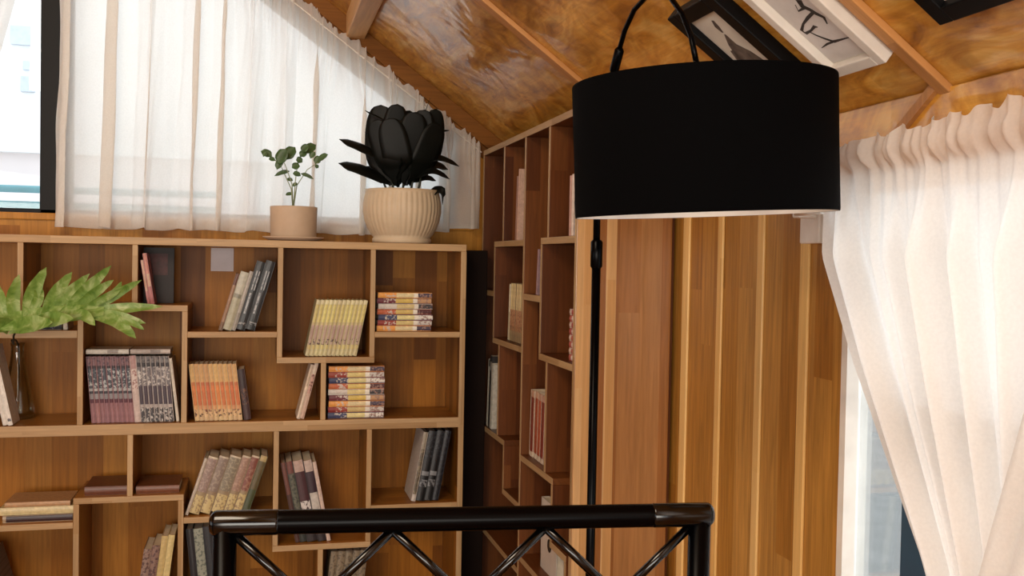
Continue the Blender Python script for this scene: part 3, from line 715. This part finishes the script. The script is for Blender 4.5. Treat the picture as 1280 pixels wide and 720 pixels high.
# -- lowest row, at the picture's foot
z0 = 0.11
row(-0.745, z0, -16, [(0.016, 0.22, 0.14, [(1.0, col((176, 62, 52)))], 'red book leaning left at the lower left corner'), (0.012, 0.235, 0.14, [(1.0, col((196, 190, 176)))], 'pale book leaning left between the red and the grey books in the lower left cell'), (0.022, 0.24, 0.14, [(1.0, marks((112, 98, 92), (70, 60, 60)))], 'grey mottled book leaning left in the lower left cell'), (0.02, 0.225, 0.14, [(1.0, marks((96, 84, 82), (60, 50, 52)))], 'darker grey mottled book leaning left, last in the lower left cell')], 'books in the lower left cell', '')
row(-0.345, z0, 7, [(0.022, 0.215, 0.14, [(1.0, marks((140, 116, 104), (84, 60, 56)))], 'mottled grey book, first in the lowest cell beside the cream ones'), (0.022, 0.225, 0.14, [(1.0, marks((132, 104, 92), (80, 54, 54)))], 'mottled brown-grey book between the grey and the cream ones'), (0.018, 0.252, 0.14, [(1.0, col((196, 172, 116)))], 'cream tall book, left one of two in the lowest cell'), (0.018, 0.254, 0.14, [(1.0, col((206, 186, 130)))], 'cream tall book against the upright in the lowest cell')], 'books in the lowest cell', '')
row(-0.172, z0, -6, [(0.020, 0.27, 0.15, [(1.0, col((26, 24, 30)))], 'dark book against the upright behind the chair post'), (0.026, 0.27, 0.15, [(1.0, marks((146, 150, 136), (96, 104, 96)))], 'pale grey-green book leaning left beside the chair post'), (0.028, 0.275, 0.15, [(1.0, col((24, 26, 32)))], 'black book hidden partly by the chair post, left one'), (0.026, 0.275, 0.15, [(1.0, col((22, 34, 40)))], 'blue-black book hidden partly by the chair post, right one')], 'books behind the chair post', '')
row(0.212, z0, 6, [(0.022, 0.178, 0.13, [(1.0, marks((132, 118, 96), (90, 78, 62)))]) for _ in range(5)], 'brownish books behind the chair braces', 'the brownish books seen between the chair braces')

# -- side bookcase
cream = [(0.18, col((150, 128, 96))), (0.28, marks((170, 120, 84), (90, 60, 50))), (0.55, marks((186, 140, 104), (140, 84, 64))), (1.0, col((224, 206, 156)))]
e = row(3.045, 0.954, 4, [(0.020, 0.175, 0.13, [(0.5, col((190, 178, 150))), (1.0, col((222, 214, 192)))])] + [(0.021, 0.178, 0.13, cream) for _ in range(7)], 'cream paperbacks in the side bookcase', 'the cream paperbacks in the side bookcase', side=True)
row(2.910, 1.264, 4, [(0.018, 0.19, 0.14, [(1.0, col((150, 110, 96)))], 'brown-pink book leaning at the top of the side bookcase, left one'), (0.016, 0.21, 0.14, [(1.0, col((196, 160, 142)))], 'pale pink book leaning at the top of the side bookcase')], 'pink books at the top of the side bookcase', '', side=True, sx=0.004)
row(2.366, 1.266, 0, [(0.018, 0.148, 0.14, [(1.0, col((200, 158, 142)))], 'pale pink book standing beside the lamp shade at the side bookcase end, left one'), (0.018, 0.15, 0.14, [(1.0, col((222, 204, 190)))], 'white book standing at the side bookcase end beside the lamp shade')], 'books beside the lamp shade', '', side=True, sx=0.002)
row(2.664, 1.109, 6, [(0.016, 0.125, 0.14, [(1.0, col((150, 124, 130)))], 'lilac book leaning in the narrow middle cell of the side bookcase')], 'lilac book', '', side=True, sx=0.003)
rw = lambda i: [(0.2, col(((186, 92, 78), (214, 190, 176))[i % 2])), (0.5, col(((220, 200, 190), (170, 70, 62))[i % 2])), (1.0, col(((176, 74, 62), (224, 210, 200))[i % 2]))]
pile(2.40, 0.954, [(0.0155, 0.088, 0.13, rw(i), 0.0) for i in range(8)], 'red and white paperbacks lying in the side bookcase', 'the red and white pile in the side bookcase', side=True)
row(3.255, 0.649, 5, [(0.026, 0.225, 0.15, [(0.9, col((206, 202, 188))), (1.0, col((40, 34, 32)))], 'white tall book in the far cell of the side bookcase'), (0.024, 0.24, 0.15, [(0.8, col((40, 36, 34))), (0.92, col((150, 146, 136))), (1.0, col((34, 30, 30)))], 'dark tall book with a grey band in the far cell of the side bookcase'), (0.024, 0.215, 0.15, [(1.0, col((190, 186, 174)))], 'pale grey tall book beside the dark one in the far cell')], 'tall books in the far cell', '', side=True, sx=0.004)
rd = lambda c: [(0.08, col((206, 190, 170))), (0.9, col(c)), (1.0, col((190, 150, 130)))]
row(2.762, 0.644, 3, [(0.036, 0.19, 0.14, rd((120, 44, 34))), (0.036, 0.192, 0.14, rd((150, 62, 44))), (0.034, 0.19, 0.14, rd((170, 86, 62))), (0.034, 0.19, 0.14, rd((130, 56, 42))), (0.03, 0.186, 0.14, rd((176, 110, 84)))], 'red books in the side bookcase', 'the red books in the side bookcase', side=True)
wb = thing('book', 'white book facing outwards with a dark mark, seen under the chair rail', 'book', (XS + 0.03, 2.655, 0.3546), (0, 0, R(-90)))
MB().box((0, 0, 0), (0.15, 0.0025, 0.195)).box((0, 0.0215, 0), (0.15, 0.024, 0.195)).box((0, 0, 0), (0.0025, 0.024, 0.195)).build('cover', plain('white_cover', (206, 196, 184), 0.4), wb)
MB().box((0.003, 0.003, 0.003), (0.147, 0.021, 0.192)).build('pages', PAGES, wb)
mk = MB().lathe([(0.0, 0), (0.018, 0), (0.018, 0.001), (0, 0.001)], 20).build('cover_mark', plain('dark_cover_mark', (40, 36, 34), 0.4), wb)
mk.rotation_euler = (R(90), 0, 0); mk.location = (0.085, 0.0002, 0.08)

# ------------------------------------------------------------------ plants and vase
M['pot_beige'] = plain('beige_ceramic', (196, 172, 146), 0.6, var=0.06, scale=30)
M['pot_cream'] = plain('cream_ribbed_ceramic', (202, 182, 152), 0.5, var=0.06, scale=30)
M['soil'] = plain('potting_soil', (40, 28, 20), 0.95, scale=80, bump=0.5)
M['leaf_dark'] = plain('dark_glossy_leaf', (9, 12, 9), 0.5, var=0.4, scale=20, spec=0.2)
M['stem_dark'] = plain('dark_plant_stem', (40, 44, 30), 0.5)
M['leaf_small'] = plain('small_green_leaf', (62, 92, 48), 0.45, var=0.4, scale=40)
M['stem_pale'] = plain('pale_green_stem', (150, 158, 120), 0.5)
def leaf_mat():
    t = NT('split_leaf_green'); P = t.tc.outputs['Object']
    f = t.noise(P, 26.0, 4, 0.6, 1.0); c = t.ramp(f, [(0.3, lin((92, 132, 46))), (0.5, lin((134, 168, 82))), (0.7, lin((190, 210, 148)))])
    g = t.n('ShaderNodeNewGeometry')
    c = t.mix('MIX', t.math('MULTIPLY', g.outputs['Backfacing'], 0.6), c, lin((182, 200, 140)))
    t.l(c, t.b.inputs['Base Color']); t.b.inputs['Roughness'].default_value = 0.4
    t.b.inputs['Subsurface Weight'].default_value = 0.0
    tl = t.n('ShaderNodeBsdfTranslucent'); t.l(c, tl.inputs[0])
    m = t.n('ShaderNodeMixShader'); m.inputs[0].default_value = 0.3; t.l(t.b.outputs[0], m.inputs[1]); t.l(tl.outputs[0], m.inputs[2]); t.l(m.outputs[0], t.out.inputs[0])
    return t.m
M['leaf_green'] = leaf_mat()
def blade(mb, pts, widths, side, cup=0.15, n=14, m=6, wave=0.0, rnd=0.0):
    """leaf blade along a 3-D midrib, widths per point, side = direction of its width"""
    pts = [Vector(p) for p in pts]; side = Vector(side).normalized()
    def at(lst, t):
        k = t * (len(lst) - 1); i = min(int(k), len(lst) - 2); f = k - i
        if isinstance(lst[0], Vector):
            p0 = lst[max(i - 1, 0)]; p1 = lst[i]; p2 = lst[i + 1]; p3 = lst[min(i + 2, len(lst) - 1)]
            return 0.5 * ((2 * p1) + (p2 - p0) * f + (2 * p0 - 5 * p1 + 4 * p2 - p3) * f * f + (3 * p1 - p0 - 3 * p2 + p3) * f ** 3)
        return lst[i] + (lst[i + 1] - lst[i]) * smooth(f)
    def fn(s, t):
        p = at(pts, s); q = at(pts, min(1, s + 0.02)) - at(pts, max(0, s - 0.02))
        tg = q.normalized(); sd = (side - tg * side.dot(tg)).normalized(); nr = tg.cross(sd)
        w = at(widths, s); k = (t - 0.5) * 2
        if rnd and s > 1 - rnd: w = max(0.0006, w * math.sqrt(max(0.0, 1 - ((s - 1 + rnd) / rnd) ** 2)))
        return p + sd * (w * k) + nr * (cup * w * (abs(k) ** 1.6) + wave * w * math.sin(9 * s + 3 * k))
    return mb.grid(fn, n, m)

ZP = ZT + 0.011
# small pot
sc = thing('saucer', 'flat beige saucer under the small cylindrical pot', 'saucer', (0.106, YS + 0.092, ZP + 0.0003))
MB().lathe([(0.0, 0), (0.070, 0), (0.092, 0.009), (0.094, 0.013), (0.088, 0.013), (0.066, 0.005), (0, 0.005)]).build('dish', M['pot_beige'], sc)
sp_ = thing('potted_plant', 'small beige cylindrical pot with a thin sprig of little green leaves', 'potted plant', (0.106, YS + 0.092, ZP + 0.0060))
MB().lathe([(0.0, 0), (0.066, 0), (0.0700, 0.004), (0.0725, 0.097), (0.0725, 0.101), (0.067, 0.101), (0.066, 0.088), (0, 0.088)]).build('pot', M['pot_beige'], sp_)
MB().lathe([(0.0655, 0.0), (0.04, 0.003), (0.0, 0.004)], 24, (0, 0, 0.0885)).build('soil', M['soil'], sp_)
PY = YS + 0.092
def rel(px, py, dy=0.0, root=sp_): 
    p = atY(px, py, PY + dy); return p - root.location
base_ = Vector((0.004, 0, 0.09))
stems = [[(366, 258, 0), (365, 230, 0.01), (356, 205, 0.0), (347, 196, -0.01)], [(367, 258, 0), (369, 228, 0.0), (372, 205, 0.01), (380, 188, 0.02)], [(367, 258, 0), (371, 232, 0.01), (384, 212, -0.01), (398, 203, -0.02)], [(366, 258, 0), (364, 236, 0), (350, 205, 0.02), (334, 192, 0.03)]]
for st in stems:
    MB().tube([rel(*p) for p in st], [0.0022, 0.0016, 0.0013, 0.001], 6).build('stem', M['stem_pale'], sp_)
small = [((340, 196), (326, 189), 5, 0.02), ((334, 190), (329, 196), 3, 0.0), ((352, 200), (346, 212), 5, 0.0), ((348, 205), (358, 186), 8, -0.01), ((356, 200), (369, 184), 8, 0.01), ((352, 196), (366, 192), 6, 0.02), ((375, 196), (384, 190), 5, 0.0), ((380, 192), (395, 181), 7, 0.015), ((377, 190), (386, 182), 5, -0.01), ((394, 205), (401, 196), 5, 0.0), ((398, 201), (410, 193), 4, -0.02), ((394, 209), (398, 210), 3, 0.0), ((365, 210), (375, 208), 5, 0.0), ((362, 214), (343, 220), 3, 0.01), ((366, 217), (376, 220), 3.5, 0.0), ((376, 217), (392, 224), 2.5, -0.01), ((366, 226), (358, 225), 2.5, 0.01), ((366, 233), (372, 230), 2.5, 0.0), ((365, 243), (357, 244), 2.5, 0.0), ((370, 200), (378, 203), 4.5, 0.0), ((336, 199), (344, 201), 3, 0.0), ((388, 198), (394, 190), 4, 0.0)]
for (a, c, w, dy) in small:
    p0, p1 = rel(a[0], a[1], dy), rel(c[0], c[1], dy * 1.6)
    k = w * 0.0026 * 0.95
    mid = (p0 + p1) / 2 + Vector((0, 0, 0.003))
    blade(MB(), [p0, mid, p1], [0.0008, k, k * 0.9, 0.0004], (p1 - p0).cross(Vector((0.2, 1, -0.35))), 0.2, 8, 4).build('leaf', M['leaf_small'], sp_, solid=0.0006)

# large ribbed pot with dark plant
BX, BY = 0.445, YS + 0.093
rp = thing('potted_plant', 'round cream ribbed pot holding a dense dark large-leaved plant', 'potted plant', (BX, BY, ZP + 0.0003))
flute = lambda a, z: 1 + (0.020 * (abs(math.sin(22 * a)) ** 0.7 - 0.5) if 0.022 < z < 0.158 else 0)
prof_ = [(0.0, 0), (0.090, 0), (0.094, 0.004), (0.094, 0.014), (0.090, 0.018), (0.096, 0.026), (0.108, 0.045), (0.118, 0.07), (0.1235, 0.10), (0.1235, 0.125), (0.120, 0.145), (0.117, 0.157), (0.118, 0.160), (0.118, 0.170), (0.110, 0.170), (0.109, 0.15), (0, 0.15)]
MB().lathe(prof_, 220, mod=flute).build('pot', M['pot_cream'], rp)
MB().lathe([(0.108, 0.0), (0.06, 0.004), (0.0, 0.005)], 30, (0, 0, 0.1505)).build('soil', M['soil'], rp)
PY = BY
def rl(px, py, dy=0.0): return atY(px, py, BY + dy) - rp.location
K = BY / 1250 * 1.0
up_leaves = [  # base px, middle px, tip px, half-width px, depth
    ((488, 232), (474, 185), (476, 131), 17, 0.03), ((492, 230), (492, 180), (497, 130), 15, -0.02), ((500, 230), (506, 185), (512, 138), 17, 0.04), ((508, 232), (524, 185), (531, 137), 15, -0.03), ((512, 232), (540, 185), (545, 136), 13, 0.02), ((495, 232), (484, 195), (468, 150), 15, -0.05), ((504, 230), (512, 190), (520, 140), 18, -0.05), ((510, 230), (532, 195), (548, 155), 16, -0.045), ((498, 226), (496, 192), (486, 148), 17, -0.06), ((505, 232), (520, 200), (534, 150), 20, 0.06), ((498, 234), (490, 205), (480, 160), 17, 0.05)]
for i, (a, m_, c, w, dy) in enumerate(up_leaves):
    p = [rl(a[0], a[1], dy * 0.2), rl((a[0] + m_[0]) / 2, (a[1] + m_[1]) / 2, dy * 0.6), rl(*m_, dy), rl(*c, dy * 1.1)]
    w *= 0.0027
    blade(MB(), p, [0.0035, w * 0.25, w * 0.72, w, w * 1.02, w, w], (1, 0.15 * ((i * 7) % 5 - 2), 0), 0.08, 36, 6, 0.02, 0.22).build('leaf', M['leaf_dark'], rp, solid=0.0012)
side_leaves = [((492, 205), (455, 185), (424, 174), 7.5, -0.02), ((488, 228), (455, 212), (423, 204), 9, -0.05), ((494, 232), (478, 218), (455, 208), 10, 0.03), ((520, 205), (548, 198), (574, 208), 5, -0.02), ((516, 212), (540, 206), (560, 212), 7, 0.03), ((520, 222), (540, 214), (562, 224), 5, -0.03), ((515, 228), (530, 222), (545, 226), 5, 0.04), ((536, 240), (550, 240), (553, 256), 6, -0.075)]
for i, (a, m_, c, w, dy) in enumerate(side_leaves):
    p = [rl(a[0], a[1], dy * 0.4), rl(*m_, dy), rl(*c, dy * 1.3)]
    w *= 0.0033
    blade(MB(), p, [0.003, w * 0.9, w, w * 0.8, 0.001], (0, 0.75, 0.66), 0.15, 14, 6).build('leaf', M['leaf_dark'], rp, solid=0.0012)
for (a, c) in (((492, 243), (488, 215)), ((503, 243), (504, 212)), ((513, 243), (516, 212)), ((484, 243), (478, 225)), ((521, 242), (526, 220))):
    MB().tube([rl(*a), rl((a[0] + c[0]) / 2 + 1, (a[1] + c[1]) / 2), rl(*c)], [0.004, 0.0035, 0.003], 8).build('stem', M['stem_dark'], rp)
for (a, c) in (((480, 150), (456, 138)), ((478, 170), (456, 165)), ((530, 145), (538, 122)), ((545, 165), (562, 163))):
    blade(MB(), [rl(*a), rl((a[0] + c[0]) / 2, (a[1] + c[1]) / 2, 0.01), rl(*c, 0.01)], [0.004, 0.005, 0.0045, 0.0006], (0.3, 0.7, 0.7), 0.2, 8, 4).build('leaf', M['leaf_dark'], rp, solid=0.001)

# glass vase with the big split leaf
VX, VY = -0.694, YS + 0.155
vs = thing('glass_vase', 'smoky conical glass vase on the middle board holding one big leaf', 'vase', (VX, VY, up + 0.0004))
MB().lathe([(0.0, 0.0), (0.045, 0.0), (0.049, 0.006), (0.047, 0.028), (0.035, 0.095), (0.024, 0.15), (0.0185, 0.188), (0.0175, 0.212), (0.021, 0.226), (0.0195, 0.226), (0.0155, 0.212), (0.0165, 0.188), (0.022, 0.15), (0.033, 0.095), (0.044, 0.028), (0.044, 0.012), (0.0, 0.010)], 40).build('body', M['vase'], vs)
LY = YS - 0.06
lf = thing('leaf', 'large deeply lobed green leaf standing in the glass vase', 'leaf', (VX, VY, up + 0.10))
def lv(px, py, dy=0.0): return atY(px, py, LY + dy) - lf.location
MB().tube([Vector((0.002, 0, -0.05)), Vector((0.004, 0, 0.085)), Vector((0.004, -0.010, 0.122)), Vector((0.006, -0.05, 0.138)), Vector((0.008, -0.11, 0.142)), lv(17, 430, 0.042), lv(17, 420, 0.0), lv(24, 404, -0.045)], [0.003, 0.003, 0.003, 0.003, 0.003, 0.003, 0.003, 0.0025], 8).build('leaf_stalk', M['stem_dark'], lf)
LB = MB()
lobes = [  # base, middle, tip (px, depth), half-width px
    ((20, 405, -.05), (16, 375, -.03), (24, 343, .0), 9), ((34, 402, -.05), (40, 368, -.03), (58, 334, .0), 10), ((36, 396, -.05), (48, 372, -.03), (46, 350, .0), 7), ((56, 398, -.06), (68, 370, -.04), (90, 340, -.01), 10), ((60, 392, -.06), (84, 368, -.04), (112, 342, -.01), 8), ((78, 396, -.07), (106, 364, -.05), (139, 332, -.02), 9), ((92, 388, -.07), (118, 366, -.05), (142, 350, -.03), 7),
    ((98, 394, -.08), (132, 374, -.06), (177, 350, -.04), 8.5), ((118, 380, -.08), (142, 366, -.06), (152, 352, -.05), 5), ((106, 393, -.08), (150, 386, -.08), (203, 383, -.08), 7),
    ((108, 390, -.08), (146, 396, -.10), (182, 404, -.11), 7), ((112, 392, -.08), (145, 402, -.11), (170, 423, -.14), 8), ((150, 400, -.11), (166, 404, -.12), (180, 412, -.13), 4), ((86, 394, -.08), (104, 394, -.11), (119, 407, -.14), 7), ((46, 400, -.06), (66, 400, -.11), (92, 398, -.15), 10), ((14, 408, -.05), (38, 406, -.10), (66, 403, -.14), 11), ((14, 408, -.04), (-4, 404, -.08), (-30, 398, -.10), 11), ((12, 402, -.04), (-2, 378, -.03), (-10, 345, .0), 11), ((10, 404, -.04), (-15, 388, -.03), (-44, 366, .0), 12)]
for (a, m_, c, w) in lobes:
    w *= 0.0020 if c[1] < 380 else 0.0023
    A_, C_ = lv(*a), lv(*c)
    tg = (C_ - A_).normalized()
    sd = Vector((-tg.z, -0.35, tg.x)) if c[1] < 380 else Vector((-tg.z, 0.45, tg.x))
    blade(LB, [A_, lv(*m_), C_], [w * 0.95, w * 0.85, w, w * 0.95, w * 0.6, 0.0006], sd, 0.2, 14, 6, 0.05)
blade(LB, [lv(-24, 402, -.04), lv(15, 402, -.055), lv(50, 397, -.065), lv(90, 392, -.08), lv(130, 389, -.09)], [0.016, 0.030, 0.030, 0.026, 0.014], (0.0, 0.55, 0.83), 0.12, 20, 6, 0.05)
LB.build('leaf_blade', M['leaf_green'], lf, recalc=False)

# ------------------------------------------------------------------ floor lamp
PX_, PYY = 0.622, 1.80
fl = thing('floor_lamp', 'black arched floor lamp with a wide black drum shade', 'lamp', (PX_, PYY, 0))
SC = Vector((0.665, 1.431, 1.379)) - fl.location
ptop = atY(745, 290, PYY); pbot = atY(737, 620, PYY)
SCW = SC + fl.location
pa, pb = Vector((PX_, PYY, 0)), Vector((SCW.x, SCW.y, 0))
pn = Vector((pb.y - pa.y, -(pb.x - pa.x), 0)).normalized()
def onarc(px, py):
    """the point of the lamp's own upright plane seen there"""
    d = ray(px, py); t = (pa - EYE).dot(pn) / d.dot(pn); return EYE + d * t - fl.location
MB().lathe([(0.0, 0), (0.15, 0), (0.152, 0.012), (0.145, 0.022), (0.02, 0.028), (0.014, 0.05)], 48, close=False).build('base', M['black_metal'], fl)
MB().tube([Vector((0, 0, 0.02)), Vector((0, 0, 0.6)), Vector((0, 0, 1.22))], 0.0085, 16).build('pole', M['black_metal'], fl)
MB().lathe([(0.0085, 0), (0.0115, 0.004), (0.0115, 0.05), (0.0085, 0.054)], 16, (0, 0, 1.19)).build('collar', M['black_metal'], fl)
arc_px = [(744.5, 250), (747, 215), (752, 170), (759, 125), (766, 95), (772, 70), (781, 38), (793, 12), (808, -4), (824, -9), (839, -2), (853, 18), (864, 46), (870, 76)]
arc_pts = [Vector((0, 0, 1.20))] + [onarc(*p) for p in arc_px[1:]]
MB().tube(arc_pts[:6], 0.0068, 14).build('lower_arm', M['black_metal'], fl)
MB().tube(arc_pts[5:], 0.0046, 14).build('arched_arm', M['black_metal'], fl)
j0, j1 = onarc(767, 91), onarc(775, 60)
MB().tube([j0, j0 + (j1 - j0) * 0.1, j1 - (j1 - j0) * 0.1, j1], [0.0066, 0.0088, 0.0088, 0.006], 14).build('joint', M['black_metal'], fl)
nz = Vector((-0.05, -0.009, 1)).normalized()
shm = nz.to_track_quat('Z', 'Y').to_matrix()
def shade_part(name, prof, mat, n=96):
    b = MB().lathe(prof, n)
    for v in b.bm.verts: v.co = shm @ v.co + SC
    return b.build(name, mat, fl)
shd = shade_part('shade', [(0.1985, -0.101), (0.2, -0.101), (0.2005, -0.098), (0.2, 0.0), (0.2005, 0.098), (0.2, 0.101), (0.1985, 0.101)], M['black_fabric'])
shade_part('shade_lining', [(0.1983, -0.1008), (0.1983, 0.1008)], M['white_lining']).parent = shd
sp1 = MB()
tp = SC + shm @ Vector((0, 0, 0.085))
for k in range(3):
    a = 2 * math.pi * k / 3 + 0.4
    sp1.tube([tp, SC + shm @ Vector((0.198 * math.cos(a), 0.198 * math.sin(a), 0.097))], 0.002, 8)
sp1.build('shade_spider', M['black_metal'], fl)
sck = MB().tube([arc_pts[-1], tp + Vector((0, 0, 0.02)), tp + Vector((0, 0, -0.03))], [0.0046, 0.008, 0.008], 12).build('socket', M['black_metal'], fl)
bl = MB().lathe([(0.0, -0.05), (0.018, -0.045), (0.03, -0.025), (0.03, 0.0), (0.02, 0.025), (0.012, 0.05)], 24)
for v in bl.bm.verts: v.co = v.co + tp + Vector((0, 0, -0.08))
bl.build('bulb', M['white'], sck)

# ------------------------------------------------------------------ chair in front
CD = 0.95
def atD(px, py, D=CD): return EYE + ray(px, py) * D
L0, R0 = atD(262, 654, 0.95), atD(891, 643, 1.02)
zr = (L0.z + R0.z) / 2
ch = thing('metal_chair', 'black metal chair whose trussed back rail crosses the foreground', 'chair', ((L0.x + R0.x) / 2, (L0.y + R0.y) / 2, 0), (0, 0, math.atan2(R0.y - L0.y, R0.x - L0.x)))
hw = (Vector((R0.x, R0.y, 0)) - Vector((L0.x, L0.y, 0))).length / 2
rr = 0.0117
def rbar(mb, a, b_, r, n=16): return mb.tube([a, b_], r, n)
MB().tube([(-hw + 0.004, 0, zr), (-hw + 0.07, 0, zr), (hw - 0.07, 0, zr), (hw - 0.004, 0, zr)], rr, 20).build('top_rail', M['black_metal'], ch)
for sx in (-1, 1):
    MB().tube([(sx * (hw - 0.064), 0, zr), (sx * (hw - 0.062), 0, zr), (sx * (hw - 0.006), 0, zr), (sx * (hw - 0.003), 0, zr), (sx * (hw - 0.0008), 0, zr), (sx * hw, 0, zr)], [rr, rr + 0.0005, rr + 0.0005, rr * 0.92, rr * 0.75, rr * 0.5], 20).build('end_sleeve', M['black_sleeve'], ch)
    MB().tube([(sx * (hw - 0.014), 0, zr), (sx * (hw - 0.014), 0.0, 0.45), (sx * (hw - 0.014), -0.03, 0.0)], 0.0112, 16).build('rear_leg', M['black_metal'], ch)
    MB().tube([(sx * (hw - 0.014), 0.40, 0.44), (sx * (hw - 0.014), 0.42, 0.0)], 0.0112, 16).build('front_leg', M['black_metal'], ch)
    MB().tube([(sx * (hw - 0.014), 0.0, 0.435), (sx * (hw - 0.014), 0.40, 0.435)], 0.010, 12).build('side_rail', M['black_metal'], ch)
zb_ = zr - 0.082
MB().tube([(-hw + 0.014, 0, zb_ - 0.004), (hw - 0.014, 0, zb_ - 0.004)], 0.007, 14).build('lower_rail', M['black_metal'], ch)
n3 = 3; x0_ = -hw + 0.022; seg = (2 * hw - 0.044) / n3
for k in range(n3):
    xa = x0_ + k * seg
    for (p, q) in (((xa, zr - 0.010), (xa + seg / 2, zb_)), ((xa + seg / 2, zb_), (xa + seg, zr - 0.010))):
        MB().tube([(p[0], 0, p[1]), (q[0], 0, q[1])], 0.0047, 12).build('brace', M['black_sleeve'], ch)
MB().box((-hw + 0.004, 0.0, 0.445), (hw - 0.004, 0.43, 0.465)).build('seat', M['black_metal'], ch, bevel=0.008)
for zz, y in ((0.22, 0.41),):
    MB().tube([(-hw + 0.014, y, zz), (hw - 0.014, y, zz)], 0.008, 12).build('stretcher', M['black_metal'], ch)

# ------------------------------------------------------------------ pictures hung on the sloping ceiling
ex = Vector((1, 0, -SL)).normalized(); ey = Vector((0, 1, 0)); ez = Vector((-SL, 0, -1)).normalized()   # down the slope, along the room, into the room
LEN = math.sqrt(1 + SL * SL)
def pic(label, x0, x1, y0, y1, depth, fw, fm, matte, paper, inset):
    """x0..x1 world x of its upper and lower edge, y0..y1 along the room"""
    root = thing('framed_picture', label, 'picture', (x1, y0, cz(x1)))
    mat3 = Matrix((ex, -ey, ez)).transposed()
    root.rotation_euler = mat3.to_euler()
    Lx, Ly = (x1 - x0) * LEN, y1 - y0
    f = MB()
    f.box((-Lx, -Ly, 0), (0, -Ly + fw, depth)); f.box((-Lx, -fw, 0), (0, 0, depth))
    f.box((-Lx, -Ly + fw, 0), (-Lx + fw, -fw, depth)); f.box((-fw, -Ly + fw, 0), (0, -fw, depth))
    f.build('frame', fm, root, bevel=0.002)
    MB().box((-Lx + fw, -Ly + fw, 0.001), (-fw, -fw, depth * 0.45)).build('mount', matte, root)
    g = fw + inset
    if paper: MB().box((-Lx + g, -Ly + g, depth * 0.45), (-g, -g, depth * 0.45 + 0.0008)).build('paper', paper, root)
    return root, Lx, Ly, depth * 0.45 + 0.0008
M['frame_black'] = plain('black_picture_frame', (4, 4, 6), 0.5, spec=0.2)
M['frame_white'] = plain('white_picture_frame', (222, 214, 204), 0.5)
M['mount'] = plain('cream_mount', (216, 210, 196), 0.8)
M['paper'] = plain('grey_drawing_paper', (212, 206, 202), 0.85, scale=25)
M['paper2'] = plain('warm_print_paper', (228, 220, 204), 0.85, scale=9, var=0.2)
M['ink'] = plain('brown_black_ink', (52, 44, 40), 0.8, var=0.5, scale=60)
M['ink2'] = plain('grey_brown_ink', (112, 98, 88), 0.8, var=0.6, scale=50)
def strokes(root, z, lines, m, name='drawing'):
    b = MB()
    for pts, ws in lines:
        P = [Vector((p[0], p[1], z + 0.0005)) for p in pts]
        n = len(P)
        L, Rr = [], []
        for i, p in enumerate(P):
            t = (P[min(i + 1, n - 1)] - P[max(i - 1, 0)]).normalized(); s_ = Vector((-t.y, t.x, 0))
            w = ws[i] if isinstance(ws, (list, tuple)) else ws
            L.append(b.bm.verts.new(p + s_ * w)); Rr.append(b.bm.verts.new(p - s_ * w))
        for i in range(n - 1): b.bm.faces.new([L[i], L[i + 1], Rr[i + 1], Rr[i]])
    return b.build(name, m, root, solid=0.0003)
pb_, Lx, Ly, zz = pic('wide white-framed ink drawing of a twisted branch on the sloping ceiling', 0.56, 0.930, 1.332, 1.484, 0.026, 0.020, M['frame_white'], M['mount'], M['paper'], 0.002)
def bw(px, py):
    """picture-plane point"""
    d = ray(px, py); P0 = Vector((0, 0, Z0)) + ez * 0.013; nrm = ez
    t = (P0 - EYE).dot(nrm) / d.dot(nrm); p = EYE + d * t - pb_.location
    return (p.dot(ex), -p.dot(ey))
def rnd(path, amp): return path
strokes(pb_, zz, [([bw(*p) for p in ((998, 0), (1003, 8), (1012, 12), (1020, 17), (1030, 22), (1034, 30))], [0.006, 0.005, 0.004, 0.004, 0.003, 0.001]),
    ([bw(*p) for p in ((1016, 16), (1010, 22), (1004, 30), (1002, 38), (1007, 42))], [0.003, 0.003, 0.002, 0.003, 0.001]),
    ([bw(*p) for p in ((1007, 42), (1014, 38), (1018, 33), (1022, 34))], [0.003, 0.002, 0.003, 0.001]),
    ([bw(*p) for p in ((1012, 40), (1020, 44), (1030, 48), (1042, 52), (1064, 46))], [0.001, 0.0015, 0.002, 0.003, 0.0005]),
    ([bw(*p) for p in ((1042, 52), (1034, 55), (1027, 60))], [0.002, 0.002, 0.0005]),
    ([bw(*p) for p in ((1005, 10), (998, 14), (994, 6))], [0.003, 0.002, 0.0006])], M['ink'])
pa_, Lx, Ly, zz = pic('small black-framed print directly above the lamp shade on the ceiling', 0.738, 1.0 - 0.06, 1.552, 1.728, 0.024, 0.030, M['frame_black'], M['mount'], M['paper2'], 0.006)
strokes(pa_, zz, [([(-0.20, -0.082), (-0.185, -0.088), (-0.17, -0.09)], [0.003, 0.006, 0.002]), ([(-0.165, -0.09), (-0.14, -0.10), (-0.11, -0.10), (-0.07, -0.09), (-0.04, -0.085)], [0.002, 0.012, 0.028, 0.03, 0.03]), ([(-0.13, -0.12), (-0.10, -0.125), (-0.07, -0.12)], [0.004, 0.012, 0.012])], M['ink2'])
pc_, Lx, Ly, zz = pic('black-framed print with cream mount at the top right edge of the ceiling', 0.62, 0.905, 0.90, 1.180, 0.024, 0.027, M['frame_black'], M['mount'], M['paper'], 0.035)
strokes(pc_, zz, [([(-0.20, -0.20), (-0.15, -0.15), (-0.12, -0.09)], [0.002, 0.005, 0.001]), ([(-0.16, -0.16), (-0.10, -0.18)], [0.003, 0.0008])], M['ink'])
